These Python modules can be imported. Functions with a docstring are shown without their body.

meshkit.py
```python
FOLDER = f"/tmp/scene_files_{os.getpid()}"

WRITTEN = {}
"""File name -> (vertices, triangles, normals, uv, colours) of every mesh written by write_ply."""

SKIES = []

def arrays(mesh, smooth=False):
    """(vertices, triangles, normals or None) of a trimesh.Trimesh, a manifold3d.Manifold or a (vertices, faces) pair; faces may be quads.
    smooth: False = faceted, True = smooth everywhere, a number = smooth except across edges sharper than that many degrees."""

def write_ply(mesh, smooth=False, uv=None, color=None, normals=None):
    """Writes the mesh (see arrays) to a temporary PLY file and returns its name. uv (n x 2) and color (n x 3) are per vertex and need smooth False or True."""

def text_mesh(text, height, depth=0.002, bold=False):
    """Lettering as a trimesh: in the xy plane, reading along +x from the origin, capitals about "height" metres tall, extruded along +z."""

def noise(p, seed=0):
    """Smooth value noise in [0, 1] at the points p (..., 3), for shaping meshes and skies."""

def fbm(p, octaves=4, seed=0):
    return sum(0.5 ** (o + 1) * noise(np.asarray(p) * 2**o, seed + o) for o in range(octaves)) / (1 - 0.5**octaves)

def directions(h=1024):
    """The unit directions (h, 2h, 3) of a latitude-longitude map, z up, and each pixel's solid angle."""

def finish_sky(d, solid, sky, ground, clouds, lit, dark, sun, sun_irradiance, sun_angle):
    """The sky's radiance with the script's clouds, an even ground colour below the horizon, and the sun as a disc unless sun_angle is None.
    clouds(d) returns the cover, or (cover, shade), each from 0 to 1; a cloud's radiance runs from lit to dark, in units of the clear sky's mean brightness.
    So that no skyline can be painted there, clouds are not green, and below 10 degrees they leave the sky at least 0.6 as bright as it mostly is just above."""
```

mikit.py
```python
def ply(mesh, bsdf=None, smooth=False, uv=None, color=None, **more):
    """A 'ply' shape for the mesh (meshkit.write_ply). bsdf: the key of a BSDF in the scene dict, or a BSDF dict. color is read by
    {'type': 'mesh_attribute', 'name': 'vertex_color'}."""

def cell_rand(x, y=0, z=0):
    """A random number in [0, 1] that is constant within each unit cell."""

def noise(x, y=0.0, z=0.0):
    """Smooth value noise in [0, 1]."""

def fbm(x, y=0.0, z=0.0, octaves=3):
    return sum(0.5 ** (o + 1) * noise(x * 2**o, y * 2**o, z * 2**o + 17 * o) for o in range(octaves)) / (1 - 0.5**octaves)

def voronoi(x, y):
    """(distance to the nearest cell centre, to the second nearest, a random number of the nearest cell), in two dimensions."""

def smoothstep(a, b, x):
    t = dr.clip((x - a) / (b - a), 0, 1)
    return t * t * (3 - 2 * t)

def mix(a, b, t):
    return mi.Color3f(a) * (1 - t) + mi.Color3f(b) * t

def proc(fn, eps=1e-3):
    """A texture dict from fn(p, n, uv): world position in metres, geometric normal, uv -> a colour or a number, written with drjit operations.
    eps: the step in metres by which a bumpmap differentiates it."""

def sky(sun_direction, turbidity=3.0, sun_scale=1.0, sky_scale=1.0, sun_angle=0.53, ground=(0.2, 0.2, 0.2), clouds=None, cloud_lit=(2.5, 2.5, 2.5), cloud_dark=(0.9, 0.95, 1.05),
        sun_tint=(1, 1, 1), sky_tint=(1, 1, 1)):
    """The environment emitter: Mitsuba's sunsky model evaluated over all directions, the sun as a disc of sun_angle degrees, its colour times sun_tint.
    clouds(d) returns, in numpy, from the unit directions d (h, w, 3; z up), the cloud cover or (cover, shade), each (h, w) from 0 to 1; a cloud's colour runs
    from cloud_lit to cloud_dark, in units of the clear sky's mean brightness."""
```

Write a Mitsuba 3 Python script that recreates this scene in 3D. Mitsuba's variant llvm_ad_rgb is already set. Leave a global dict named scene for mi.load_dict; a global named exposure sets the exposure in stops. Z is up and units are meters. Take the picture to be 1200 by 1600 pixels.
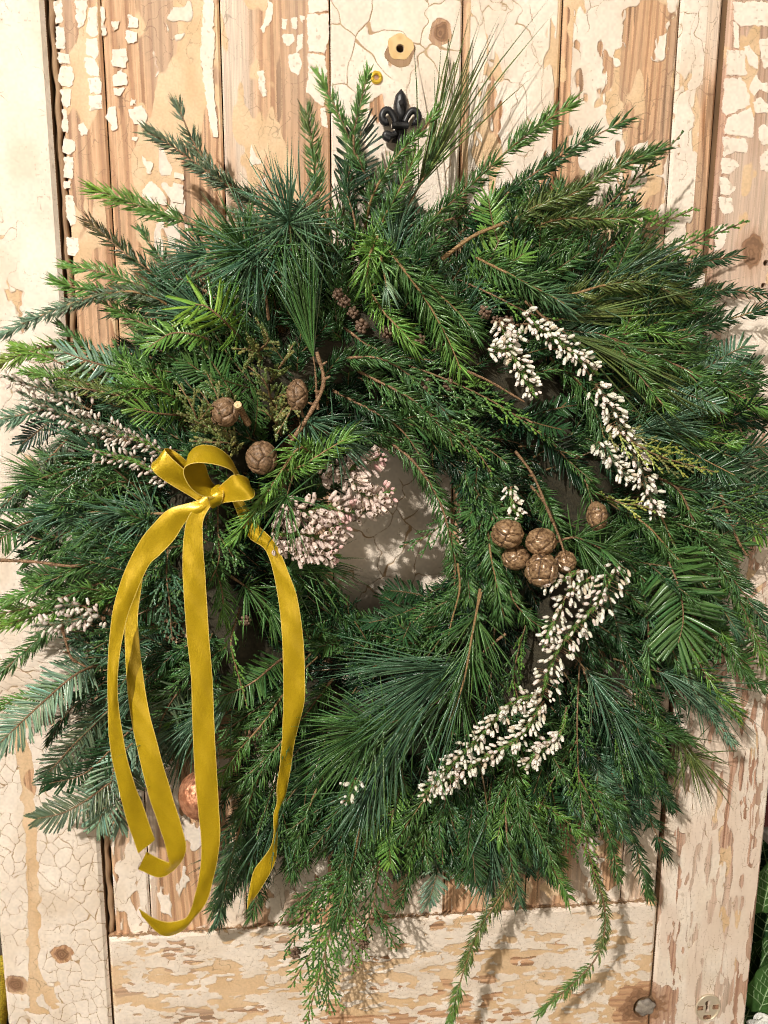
import math, random
import numpy as np, trimesh, drjit as dr, mitsuba as mi
import shapely.geometry as sg
import mikit
from mikit import noise, fbm, voronoi, smoothstep, mix

rng = np.random.default_rng(11)
random.seed(11)
T = mi.ScalarTransform4f
scene, labels = {}, {}

# ------------------------------------------------------------------ camera
YAW, PITCH, ROLL, DIST, FOC = 0.10656, 0.19284, 0.005, 0.95, 1300.0   # FOC in pixels of a 1200 x 1600 frame
F = np.array([math.sin(YAW) * math.cos(PITCH), math.cos(YAW) * math.cos(PITCH), -math.sin(PITCH)])
R = np.cross(F, [0, 0, 1]); R /= np.linalg.norm(R); U = np.cross(R, F)
R, U = math.cos(ROLL) * R + math.sin(ROLL) * U, math.cos(ROLL) * U - math.sin(ROLL) * R
EYE = -DIST * F
scene['camera'] = {'type': 'perspective', 'fov_axis': 'x', 'fov': math.degrees(2 * math.atan(600 / FOC)), 'near_clip': 0.02, 'far_clip': 30.0,
                   'to_world': T().look_at(origin=EYE.tolist(), target=(EYE + F).tolist(), up=U.tolist())}
exposure = 0.62

# ------------------------------------------------------------------ lights (unseen lamp and soft panels, in front of the door)
def lamp_disc(pos, target, r):
    p, t = np.array(pos, float), np.array(target, float)
    return T().look_at(origin=p.tolist(), target=t.tolist(), up=[0, 0, 1]) @ T().scale([r, r, 1])
KEY_POS = np.array([-1.95, -3.15, 2.30])  # out of view; placed to throw shadows down to the right
scene['spotlight'] = {'type': 'disk', 'to_world': lamp_disc(KEY_POS, (0, 0, 0), 0.045), 'bsdf': {'type': 'diffuse', 'reflectance': {'type': 'rgb', 'value': 0.5}},
                      'emitter': {'type': 'area', 'radiance': {'type': 'rgb', 'value': [8200, 7700, 6950]}}}
labels['spotlight'] = {'label': 'unseen round lamp up to the left in front of the door, casting the main shadows', 'category': 'spotlight'}
def panel(key, pos, target, w, h, rad, label):
    scene[key] = {'type': 'rectangle', 'to_world': T().look_at(origin=list(pos), target=list(target), up=[0, 0, 1]) @ T().scale([w / 2, h / 2, 1]),
                  'bsdf': {'type': 'diffuse', 'reflectance': {'type': 'rgb', 'value': 0.5}}, 'emitter': {'type': 'area', 'radiance': {'type': 'rgb', 'value': rad}}}
    labels[key] = {'label': label, 'category': 'unseen light panel'}
panel('unseen_soft_panel', (0.5, -1.7, 2.0), (0.5, -0.6, 0), 1.5, 0.6, [1.3, 1.15, 0.92], 'unseen long soft panel overhead, placed to soften the shadows on the door')  # out of view, softens the shadows from above
panel('unseen_soft_panel_001', (-1.6, -2.4, 0.2), (0, 0, 0), 1.6, 1.2, [1.8, 1.58, 1.24], 'unseen wide soft panel to the left, placed to light the left side')  # out of view, brightens the sprigs on the left
panel('unseen_soft_panel_002', (1.5, -2.3, -0.1), (0, 0, 0), 1.2, 1.4, [1.35, 1.18, 0.92], 'unseen soft panel to the right, placed to light the right side')  # out of view, lights the right side softly
panel('unseen_soft_panel_003', (0.35, -2.9, 0.05), (0, 0, -0.2), 1.5, 1.3, [1.15, 1.0, 0.77], 'added wide fill panel behind the camera, facing the door')  # added fill, brightens the door inside the wreath hole

# ------------------------------------------------------------------ helpers
def P(x, y, d=0.0):
    """the point d metres in front of the door face that is seen at a pixel of the 1200 x 1600 frame"""
    v = F * FOC + R * (x - 600) - U * (y - 800)
    return EYE + v * ((-d - EYE[1]) / v[1])
def PX(p):
    q = np.asarray(p, float) - EYE
    k = q @ F
    return np.stack([600 + FOC * (q @ R) / k, 800 - FOC * (q @ U) / k], -1)
MM = 0.00073                      # metres per pixel at the door, about
count = {}
def key_for(name, parent=None):
    full = (parent + '__' if parent else '') + name
    n = count.get(full, 0); count[full] = n + 1
    return full if n == 0 else '%s_%03d' % (full, n)
def add(name, mesh, bsdf, parent=None, smooth=False, color=None, label=None, cat=None, group=None, kind=None):
    k = key_for(name, parent)
    v, f = (np.asarray(mesh[0], float), np.asarray(mesh[1])) if isinstance(mesh, tuple) else (np.array(mesh.vertices), np.array(mesh.faces))
    o = v.mean(0)
    if np.einsum('ij,ij->', v[f[:, 0]] - o, np.cross(v[f[:, 1]] - o, v[f[:, 2]] - o)) < 0: f = f[:, ::-1]      # faces look outwards
    scene[k] = mikit.ply((v, f), bsdf, smooth, color=color)
    tag(k, label, cat, group, kind)
    return k
def tag(k, label=None, cat=None, group=None, kind=None):
    d = {a: b for a, b in (('label', label), ('category', cat), ('group', group), ('kind', kind)) if b}
    if d: labels[k] = d
def thing(name, label, cat, group=None):
    k = key_for(name); tag(k, label, cat, group); return k
def bspl(pts, n):
    """Catmull-Rom through the rows of pts, n samples"""
    p = np.asarray(pts, float)
    if len(p) == 2: return p[0] + np.linspace(0, 1, n)[:, None] * (p[1] - p[0])
    q = np.vstack([2 * p[0] - p[1], p, 2 * p[-1] - p[-2]])
    L = np.concatenate([[0], np.cumsum(np.linalg.norm(np.diff(p[:, :3], axis=0), axis=1) + 1e-9)])
    s = np.linspace(0, L[-1], n)
    i = np.clip(np.searchsorted(L, s, side='right') - 1, 0, len(p) - 2)
    t = ((s - L[i]) / (L[i + 1] - L[i]))[:, None]
    a, b, c, d = q[i], q[i + 1], q[i + 2], q[i + 3]
    return 0.5 * (2 * b + (c - a) * t + (2 * a - 5 * b + 4 * c - d) * t ** 2 + (3 * b - a - 3 * c + d) * t ** 3)
def norm(v): return v / np.maximum(np.linalg.norm(v, axis=-1, keepdims=True), 1e-12)
def frames(p, ref=(0, -1, 0)):
    t = norm(np.gradient(p, axis=0))
    n = np.asarray(ref, float) - (t @ np.asarray(ref, float))[:, None] * t
    n = norm(n); return t, n, np.cross(t, n)
def tube(p, r, k=6):
    p = np.asarray(p, float); n = len(p)
    r = np.broadcast_to(r, (n,))
    t, a, b = frames(p)
    an = np.arange(k) * 2 * np.pi / k
    v = (p[:, None] + r[:, None, None] * (np.cos(an)[None, :, None] * a[:, None] + np.sin(an)[None, :, None] * b[:, None])).reshape(-1, 3)
    i, j = np.meshgrid(np.arange(n - 1), np.arange(k), indexing='ij')
    q = np.stack([i * k + j, i * k + (j + 1) % k, (i + 1) * k + (j + 1) % k, (i + 1) * k + j], -1).reshape(-1, 4)
    f = np.vstack([q[:, [0, 1, 2]], q[:, [0, 2, 3]]])
    v = np.vstack([v, p[0], p[-1]])
    c0 = np.stack([(np.arange(k) + 1) % k, np.arange(k), np.full(k, n * k)], 1)
    c1 = np.stack([(n - 1) * k + np.arange(k), (n - 1) * k + (np.arange(k) + 1) % k, np.full(k, n * k + 1)], 1)
    return v, np.vstack([f, c0, c1])
def join(parts):
    vs, fs, at = [], [], 0
    for v, f in parts:
        vs.append(v); fs.append(np.asarray(f) + at); at += len(v)
    return np.vstack(vs), np.vstack(fs)
def mesh_of(vf): return trimesh.Trimesh(vf[0], vf[1], process=False)
def chamfer_box(x0, x1, y0, y1, z0, z1, c=0.003, cz=None):
    """front face at y0 (towards the camera), its four front edges chamfered by c"""
    cz = c if cz is None else cz
    v = np.array([[x0, y1, z0], [x1, y1, z0], [x1, y1, z1], [x0, y1, z1], [x0, y0 + c, z0], [x1, y0 + c, z0], [x1, y0 + c, z1], [x0, y0 + c, z1],
                  [x0 + c, y0, z0 + cz], [x1 - c, y0, z0 + cz], [x1 - c, y0, z1 - cz], [x0 + c, y0, z1 - cz]])
    f = [[0, 3, 2], [0, 2, 1]]
    for a in range(4):
        b = (a + 1) % 4
        f += [[a, b, b + 4], [a, b + 4, a + 4], [a + 4, b + 4, b + 8], [a + 4, b + 8, a + 8]]
    f += [[8, 9, 10], [8, 10, 11]]
    return v, np.array(f)

# ------------------------------------------------------------------ materials
def rgb(c): return {'type': 'rgb', 'value': list(c)}
def princ(c, rough=0.5, **k): return {'type': 'principled', 'base_color': rgb(c) if isinstance(c, (tuple, list)) else c, 'roughness': rough, **k}
VC = {'type': 'mesh_attribute', 'name': 'vertex_color'}
scene['foliage'] = {'type': 'twosided', 'bsdf': princ(VC, 0.28, specular=0.5)}
scene['bloom'] = {'type': 'twosided', 'bsdf': princ(VC, 0.6, specular=0.3)}
def bark_fn(p, n, uv):
    g = fbm(p.x * 900, p.y * 900, p.z * 900)
    return mix((0.10, 0.052, 0.025), (0.30, 0.18, 0.095), smoothstep(0.3, 0.75, g))
scene['bark'] = princ(mikit.proc(bark_fn), 0.7)
def goldtwig_fn(p, n, uv):
    g = fbm(p.x * 900, p.y * 900, p.z * 900)
    return mix((0.17, 0.095, 0.04), (0.33, 0.215, 0.095), smoothstep(0.3, 0.75, g))
scene['gold_bark'] = princ(mikit.proc(goldtwig_fn), 0.65)
def gap_shade_fn(p, n, uv):
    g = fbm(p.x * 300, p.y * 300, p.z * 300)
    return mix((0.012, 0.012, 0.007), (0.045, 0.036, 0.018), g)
scene['gap_shade'] = princ(mikit.proc(gap_shade_fn), 0.9)  # near-black ring colour stands in for shade between the sprigs

X1, X2, X3, X4, X5, X6, X7, X8 = -0.3382, -0.286, -0.169, -0.0576, 0.0812, 0.1883, 0.3167, 0.3662
XL, XR, ZR = -0.4623, 0.5020, -0.5256
def sel(c, a, b): return dr.select(c, mi.Float(a), mi.Float(b))
def old_paint(p):
    """weathered cream paint over an ochre first coat over pine: colour and height"""
    x, z = p.x, p.z
    rail = (z < ZR) & (x > X1) & (x < X8)
    stile_l, stile_r = x < X1, x > X8
    u, v = dr.select(rail, z, x), dr.select(rail, x, z)
    board = dr.select(stile_l, 0.0, dr.select(x < X2, 1.0, dr.select(x < X3, 2.0, dr.select(x < X4, 3.0, dr.select(x < X5, 4.0, dr.select(x < X6, 5.0, dr.select(x < X7, 6.0, dr.select(x < X8, 7.0, 8.0))))))))
    board = dr.select(rail, 9.0, board)
    low = smoothstep(-0.05, -0.25, z)
    # --- knots: each with its own rings, the grain bent round it and the paint gone from it
    kd, kn = mi.Float(9), mi.Float(0)
    for i, (kx, kz, rx, rz) in enumerate(KNOTS):
        dx, dz = (x - kx) / rx, (z - kz) / rz
        d = dr.sqrt(dr.square(dx) + dr.square(dz)) + (fbm(x * 130 + i, z * 130, 1.0, 2) - 0.5) * 0.7
        kn = dr.select(d < kd, mi.Float(i), kn); kd = dr.minimum(kd, d)
    warp = dr.exp(-dr.square(kd * 0.55)) * 0.9
    # --- wood
    wob = noise(u * 9 + board * 7, v * 1.6) * 5 + noise(u * 30, v * 5) * 0.9
    ring = 0.5 + 0.5 * dr.sin((u * 95 + wob) * 6.2832 * 1.25 + warp * 9.0)
    late = smoothstep(0.45, 0.98, ring) * (0.35 + 0.65 * noise(u * 80, v * 5)) + 0.25 * smoothstep(0.62, 0.8, noise(u * 420, v * 7))
    fine = noise(u * 1500, v * 25)
    pink = sel(stile_r, 1, 0)
    wood = mix(mix((0.56, 0.345, 0.205), (0.50, 0.31, 0.22), pink), mix((0.31, 0.155, 0.078), (0.30, 0.155, 0.095), pink), late)
    wood = wood * (0.70 + 0.20 * fine + 0.26 * noise(u * 520, v * 16, 3.0) + 0.14 * noise(u * 600, v * 200, 8.0))
    wood = mix(wood, (0.40, 0.30, 0.225), smoothstep(0.48, 0.75, fbm(u * 22 + 3, v * 4, 9.0)) * 0.45)
    wood = mix(wood, (0.09, 0.05, 0.03), smoothstep(0.80, 0.86, noise(u * 330, v * 9, 2.0)) * 0.5)
    # bleached, greyed streaks
    bl = smoothstep(0.45, 0.7, fbm(u * 28 + 5, v * 3.5))
    amount = dr.select(board == 3.0, smoothstep(-0.125, -0.155, x) * 0.95 + 0.05, 0.0)
    amount = dr.select((board > 0.5) & (board < 8.5) & (z < -0.3), 0.85, amount)
    amount = dr.select(board == 7.0, 0.95, amount)
    amount = dr.select(board == 8.0, 0.55, amount)
    wood = mix(wood, mi.Color3f(0.62, 0.50, 0.40) * (0.8 + 0.4 * fine), bl * amount)
    kring = 0.5 + 0.5 * dr.sin(kd * 15 + 2.5 * noise(x * 300, z * 300))
    kcol = mix((0.085, 0.045, 0.028), (0.27, 0.15, 0.085), kring * (0.5 + 0.5 * noise(x * 500, z * 500, 2.0)))
    wood = mix(wood, kcol, smoothstep(1.12, 0.9, kd) * 0.95)
    wood = mix(wood, (0.36, 0.19, 0.10), smoothstep(2.0, 1.05, kd) * 0.35)
    # --- ochre first coat
    oc = fbm(u * 40 + 31, v * 16, 2.0, 3)
    ob = dr.select(board == 2.0, smoothstep(-0.262, -0.205, x) * 0.14 + 0.38 + 0.10 * smoothstep(0.40, 0.25, z), dr.select(board == 3.0, 0.40, dr.select(board == 9.0, 0.62, dr.select(board == 0.0, 0.6, dr.select(board == 8.0, 0.30, dr.select(board == 6.0, 0.36, dr.select((board == 7.0) & (x > 0.347), 0.1, 0.46)))))))
    ob = dr.select((board > 0.5) & (board < 7.5) & (z < -0.3), 0.30, ob) - smoothstep(1.6, 1.1, kd)
    och = smoothstep(-0.012, 0.012, ob - oc)
    ochre = mix((0.58, 0.39, 0.22), (0.66, 0.48, 0.31), noise(u * 70, v * 50)) * (0.92 + 0.16 * noise(u * 700, v * 700))
    # --- cream: cells of crazed paint, some of them flaked off
    soft = sel(board == 4.0, 0.35, 1.0)
    wx, wv = (fbm(u * 60, v * 60, 0.0, 2) - 0.5) * 0.95 * soft, (fbm(u * 60 + 9, v * 60 + 4, 0.0, 2) - 0.5) * 0.95 * soft
    small = dr.select((board == 0.0) | (board == 8.0), 1 + dr.select(board == 0.0, 1.7, 0.5) * low, dr.select(board == 9.0, 3.6, 1.0))
    cu = dr.select(board == 4.0, 24.0, dr.select(board == 0.0, 26.0, dr.select(board == 9.0, 55.0, dr.select(board == 8.0, 85.0, 46.0))))
    cv = dr.select(board == 4.0, 20.0, dr.select(board == 0.0, 20.0, dr.select(board == 9.0, 24.0, dr.select(board == 8.0, 14.0, 17.0))))
    f1, f2, cid = voronoi(u * cu * small + wx + board * 13, v * cv * small + wv)
    edge = f2 - f1
    big = fbm(u * dr.select(board == 8.0, 105.0, dr.select(board == 9.0, 85.0, 26.0)) + board * 3, v * dr.select(board == 9.0, 36.0, dr.select(board == 8.0, 15.0, 7.0)) + 50, 0.0, 3)
    ragged = (fbm(u * 160, v * 60, 5.0, 2) - 0.5) * 0.5
    bias = dr.select(board == 0.0, 0.95, dr.select(board == 1.0, -0.9, dr.select(board == 2.0, -0.9, dr.select(board == 3.0, -0.9, dr.select(board == 4.0, 1.2, dr.select(board == 5.0, 0.36, dr.select(board == 6.0, 0.10, dr.select(board == 7.0, dr.select(x > 0.347, -1.2, dr.select(z > 0.27, 0.75, -0.45)), dr.select(board == 8.0, 0.20, 0.02 + 0.45 * smoothstep(-0.585, -0.555, z))))))))))
    bias = dr.select((board == 8.0) & (z > 0.24), -0.9, bias)
    bias = dr.select((board > 0.5) & (board < 7.5) & (z < -0.3), -0.05, bias)
    # the left stile's two worn places: a long scraped stripe and round its knots
    scr = smoothstep(0.010, 0.004, dr.abs(x + 0.4145 + 0.006 * noise(z * 20.0, 3.0) + 0.006 * noise(z * 90.0, x * 60.0) - (z + 0.45) * 0.03)) * smoothstep(-0.22, -0.26, z) * smoothstep(-0.60, -0.57, z)
    wear = smoothstep(0.035, 0.012, dr.sqrt(dr.square(x + 0.425) + dr.square((z + 0.600) * 0.75)) + (noise(u * 120, v * 120) - 0.5) * 0.022)
    bias = bias - dr.select(board == 0.0, scr * 2.2 + wear * 1.8, 0.0)
    seam = smoothstep(0.0065, 0.0035, dr.abs(x - X4 + 0.004)) + smoothstep(0.0065, 0.0035, dr.abs(x - X5 - 0.003)) + smoothstep(0.010, 0.006, dr.abs(x - X6 - 0.003))
    bias = bias - dr.select((board > 2.5) & (board < 6.5), seam * 1.7, 0.0)
    bias = bias - smoothstep(1.75, 1.15, kd) * 3.0
    s = bias + (cid - 0.5) * 0.9 + (big - 0.5) * 2.2 + ragged
    gapw = dr.select(board == 0.0, 0.016 + 0.035 * low, 0.024)
    crack = smoothstep(gapw, gapw * 0.35, edge) * smoothstep(0.36, 0.5, 0.6 * noise(u * 18 + 3, v * 18) + 0.4 * noise(u * 75, v * 75, 6.0) + dr.select(board == 0.0, 0.22 * low - 0.09, 0.06))
    on = smoothstep(-0.02, 0.02, s)
    cream = mix((0.68, 0.58, 0.485), (0.785, 0.69, 0.595), noise(u * 40, v * 25)) * (0.93 + 0.14 * noise(u * 400, v * 400, 1.0))
    speck = smoothstep(0.80, 0.88, noise(u * 420, v * 420, 7.0)) * smoothstep(0.5, 0.75, noise(u * 40, v * 40, 3.0))
    cream = mix(cream, (0.36, 0.26, 0.16), speck * 0.45)
    cream = mix(cream, (0.58, 0.45, 0.32), smoothstep(0.45, 0.75, fbm(u * 33, v * 19, 12.0)) * 0.35)
    cream = mix(cream, (0.66, 0.52, 0.42), sel(stile_r, 1, 0) * smoothstep(0.35, 0.65, noise(u * 50, v * 16, 4.0)) * 0.6)
    under = mix(wood, ochre, och)
    # thin dark crazing lines left in the first coat
    g1, g2, _ = voronoi(u * 60 + 7 + wx * 1.6, v * 34 + wv * 1.6)
    craze = smoothstep(0.035, 0.01, g2 - g1) * smoothstep(0.5, 0.65, noise(u * 22, v * 14 + 8))
    under = mix(under, (0.16, 0.085, 0.05), craze * 0.45)
    col = mix(under, cream, on)
    col = mix(col, mix((0.36, 0.22, 0.12), (0.50, 0.36, 0.22), noise(u * 90, v * 90)), crack * on)
    col = mix(col, mix((0.13, 0.075, 0.04), (0.26, 0.16, 0.09), fine), sel(p.y > dr.select((board == 0.0) | (board > 7.5), 0.0045, 0.0125), 1, 0))      # bare wood inside bored holes and on the back
    h = on * (1 - crack * 0.9) * (0.9 + 0.45 * smoothstep(0.16, 0.02, s) + 0.5 * smoothstep(0.0, 0.3, edge) * sel(board == 0.0, 0.3, 0.15)) + (1 - on) * (och * 0.35 * (1 - craze) - late * 0.12 + 0.1 * fine) + 0.10 * noise(u * 250, v * 250)
    return col, h
def kxy(x, y): return tuple(P(x, y)[[0, 2]])
KNOTS = [(*kxy(97, 1491), .0085, .0085), (*kxy(25, 1539), .0095, .0085), (*kxy(1174, 393), .0115, .0185), (*kxy(691, 46), .0085, .0095), (*kxy(1003, 1572), .030, .024), (*kxy(300, 1180), .010, .012)]
scene['old_paint'] = {'type': 'bumpmap', 'arbitrary': mikit.proc(lambda p, n, uv: old_paint(p)[1], eps=0.0005), 'scale': 0.0009,
                      'bsdf': princ(mikit.proc(lambda p, n, uv: old_paint(p)[0]), 0.62, specular=0.35)}
def flake_fn(p, n, uv):
    c = mix((0.69, 0.59, 0.495), (0.79, 0.695, 0.60), noise(p.x * 40, p.z * 25)) * (0.93 + 0.14 * noise(p.x * 400, p.z * 400, 1.0))
    s = smoothstep(0.74, 0.84, noise(p.x * 380, p.z * 380, 7.0)) * smoothstep(0.4, 0.7, noise(p.x * 60, p.z * 60, 3.0))
    return mix(c, (0.36, 0.26, 0.16), s * 0.45)
scene['flake_paint'] = princ(mikit.proc(flake_fn), 0.6, specular=0.35)
scene['dark_gap'] = princ((0.20, 0.125, 0.08), 0.9)
def raw_edge_fn(p, n, uv):
    return mix((0.20, 0.11, 0.06), (0.40, 0.26, 0.15), fbm(p.x * 300, p.y * 300, p.z * 12))
scene['raw_edge'] = princ(mikit.proc(raw_edge_fn), 0.8)
def knot_fn(p, n, uv):
    g = fbm(p.x * 300, p.y * 300, p.z * 300)
    return mix((0.12, 0.06, 0.035), (0.34, 0.19, 0.11), smoothstep(0.35, 0.7, g))
scene['knot_wood'] = princ(mikit.proc(knot_fn), 0.6)
scene['iron'] = princ((0.012, 0.012, 0.014), 0.42, specular=0.5)
scene['brass'] = princ((0.80, 0.55, 0.06), 0.25, metallic=0.6, specular=0.5)
scene['old_nickel'] = princ((0.66, 0.56, 0.42), 0.38, metallic=0.4, specular=0.5)
def satin_fn(p, n, uv):
    w = noise(p.x * 2200, p.y * 2200, p.z * 2200)
    return mix((0.46, 0.305, 0.010), (0.56, 0.375, 0.015), w)
scene['satin'] = {'type': 'twosided', 'bsdf': {'type': 'bumpmap', 'arbitrary': mikit.proc(lambda p, n, uv: fbm(p.x * 130, p.y * 130, p.z * 90) + 0.25 * noise(p.x * 900, p.y * 900, p.z * 900), eps=0.0005), 'scale': 0.00045, 'bsdf': princ(mikit.proc(satin_fn), 0.34, metallic=0.35, specular=0.5)}}
scene['selvage'] = princ((0.62, 0.45, 0.10), 0.5)

# ------------------------------------------------------------------ the old door
door = thing('wooden_door', 'old plank door with cracked and flaking cream paint over bare pine, behind the wreath', 'door')
def board(name, x0, x1, y0, z0, z1, c, holes=()):
    m = mesh_of(chamfer_box(x0, x1, y0, 0.034, z0, z1, c))
    for (hx, hz, r, dep) in holes:
        cyl = trimesh.creation.cylinder(radius=r, height=dep * 2, sections=20)
        cyl.apply_transform(trimesh.transformations.rotation_matrix(math.pi / 2, [1, 0, 0])); cyl.apply_translation([hx, y0, hz])
        m = trimesh.boolean.difference([m, cyl], engine='manifold')
    return add(name, m, 'old_paint', door)
ZT, ZB = 0.75, -0.95
hole = P(625, 76, -0.010)
KP, KN = P(1105, 1573, 0), P(1008, 1574, 0)
board('stile', XL, X1 - 0.0005, 0.0, ZB, ZT, 0.004)
xs = [X1 + 0.009, X2, X3, X4, X5, X6, X7, X8 - 0.002]
for i in range(7):
    board('plank', xs[i] + 0.0007, xs[i + 1] - 0.0007, 0.009 + (0.0008 if i in (1, 4) else 0), ZR - 0.03, ZT, 0.0022 if i < 4 else 0.003, holes=[(hole[0], hole[2], 0.0042, 0.05)] if i == 3 else ())
board('stile', X8 + 0.0002, XR, 0.0, ZB, ZT, 0.0035, holes=[(*P(1197, 411)[[0, 2]], 0.0035, 0.012), (*P(1193, 446)[[0, 2]], 0.003, 0.012), (KP[0], KP[2] + 0.0065, 0.0046, 0.05), (KP[0], KP[2] + 0.001, 0.0036, 0.05), (KP[0], KP[2] - 0.004, 0.0036, 0.05), (KP[0], KP[2] - 0.0065, 0.0036, 0.05), (KN[0], KN[2], 0.0165, 0.011)])
board('rail', X1 + 0.0012, X8 - 0.0014, 0.0006, ZB, ZR, 0.005, holes=[(KN[0], KN[2], 0.0165, 0.011)])
bk = mesh_of(chamfer_box(XL + 0.01, XR - 0.01, 0.0345, 0.040, ZB + 0.01, ZT - 0.01, 0.001))
for hx, hz, r in ((KP[0], KP[2] + .0065, .0046), (KP[0], KP[2] + .001, .0036), (KP[0], KP[2] - .004, .0036), (KP[0], KP[2] - .0065, .0036), (hole[0], hole[2], .0042)):
    cyl = trimesh.creation.cylinder(radius=r, height=.03, sections=20); cyl.apply_transform(trimesh.transformations.rotation_matrix(math.pi / 2, [1, 0, 0])); cyl.apply_translation([hx, .037, hz])
    bk = trimesh.boolean.difference([bk, cyl], engine='manifold')
add('backing', bk, 'dark_gap', door)
# worn moulding in the groove beside the left stile, dusty ledge on the rail
zz = np.linspace(ZR + 0.002, ZT - 0.01, 240)
gx = X1 + 0.0042 + 0.0009 * np.array([math.sin(z * 61) + math.sin(z * 173 + 1) for z in zz])
add('groove_bead', tube(np.stack([gx, np.full_like(zz, 0.0125), zz], 1), 0.0036 + 0.0005 * np.sin(zz * 140), 8), 'raw_edge', door, smooth=True)
def pebble_strip(n):
    parts = []
    for _ in range(n):
        c = np.array([rng.uniform(X1 + .01, X8 - .01), rng.uniform(0.001, 0.0085), ZR + 0.0004])
        s = trimesh.creation.icosphere(subdivisions=0, radius=rng.uniform(0.0006, 0.0022))
        parts.append((np.array(s.vertices) * [1.4, 1, 0.6] + c, np.array(s.faces)))
    return join(parts)
add('ledge_grit', pebble_strip(420), 'raw_edge', door, kind='stuff')

def blob_poly(pts): return sg.Polygon(pts).buffer(0)
def plate(poly, y_front, thick, bevel=0.0):
    """polygon in door coordinates (x, z) made a slab whose front is at y_front"""
    m = trimesh.creation.extrude_polygon(poly, thick)
    v = np.array(m.vertices)
    return trimesh.Trimesh(np.stack([v[:, 0], y_front + thick - v[:, 2], v[:, 1]], 1), np.array(m.faces)[:, ::-1], process=False)
def rough_poly(px, d, amp=0.9):
    """pixel outline -> ragged polygon on the door plane"""
    q = np.array([P(x, y, d)[[0, 2]] for x, y in px])
    pts = []
    for a, b in zip(q, np.roll(q, -1, axis=0)):
        n = max(2, int(np.linalg.norm(b - a) / 0.0022))
        for t in np.arange(n) / n:
            j = amp * 0.0007 * (1 if t > 0 else 0.2)
            pts.append(a + (b - a) * t + rng.normal(0, j, 2))
    g = sg.Polygon(pts).buffer(0)
    if g.geom_type != 'Polygon': g = max(g.geoms, key=lambda s: s.area)
    return g.simplify(0.00015)
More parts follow.
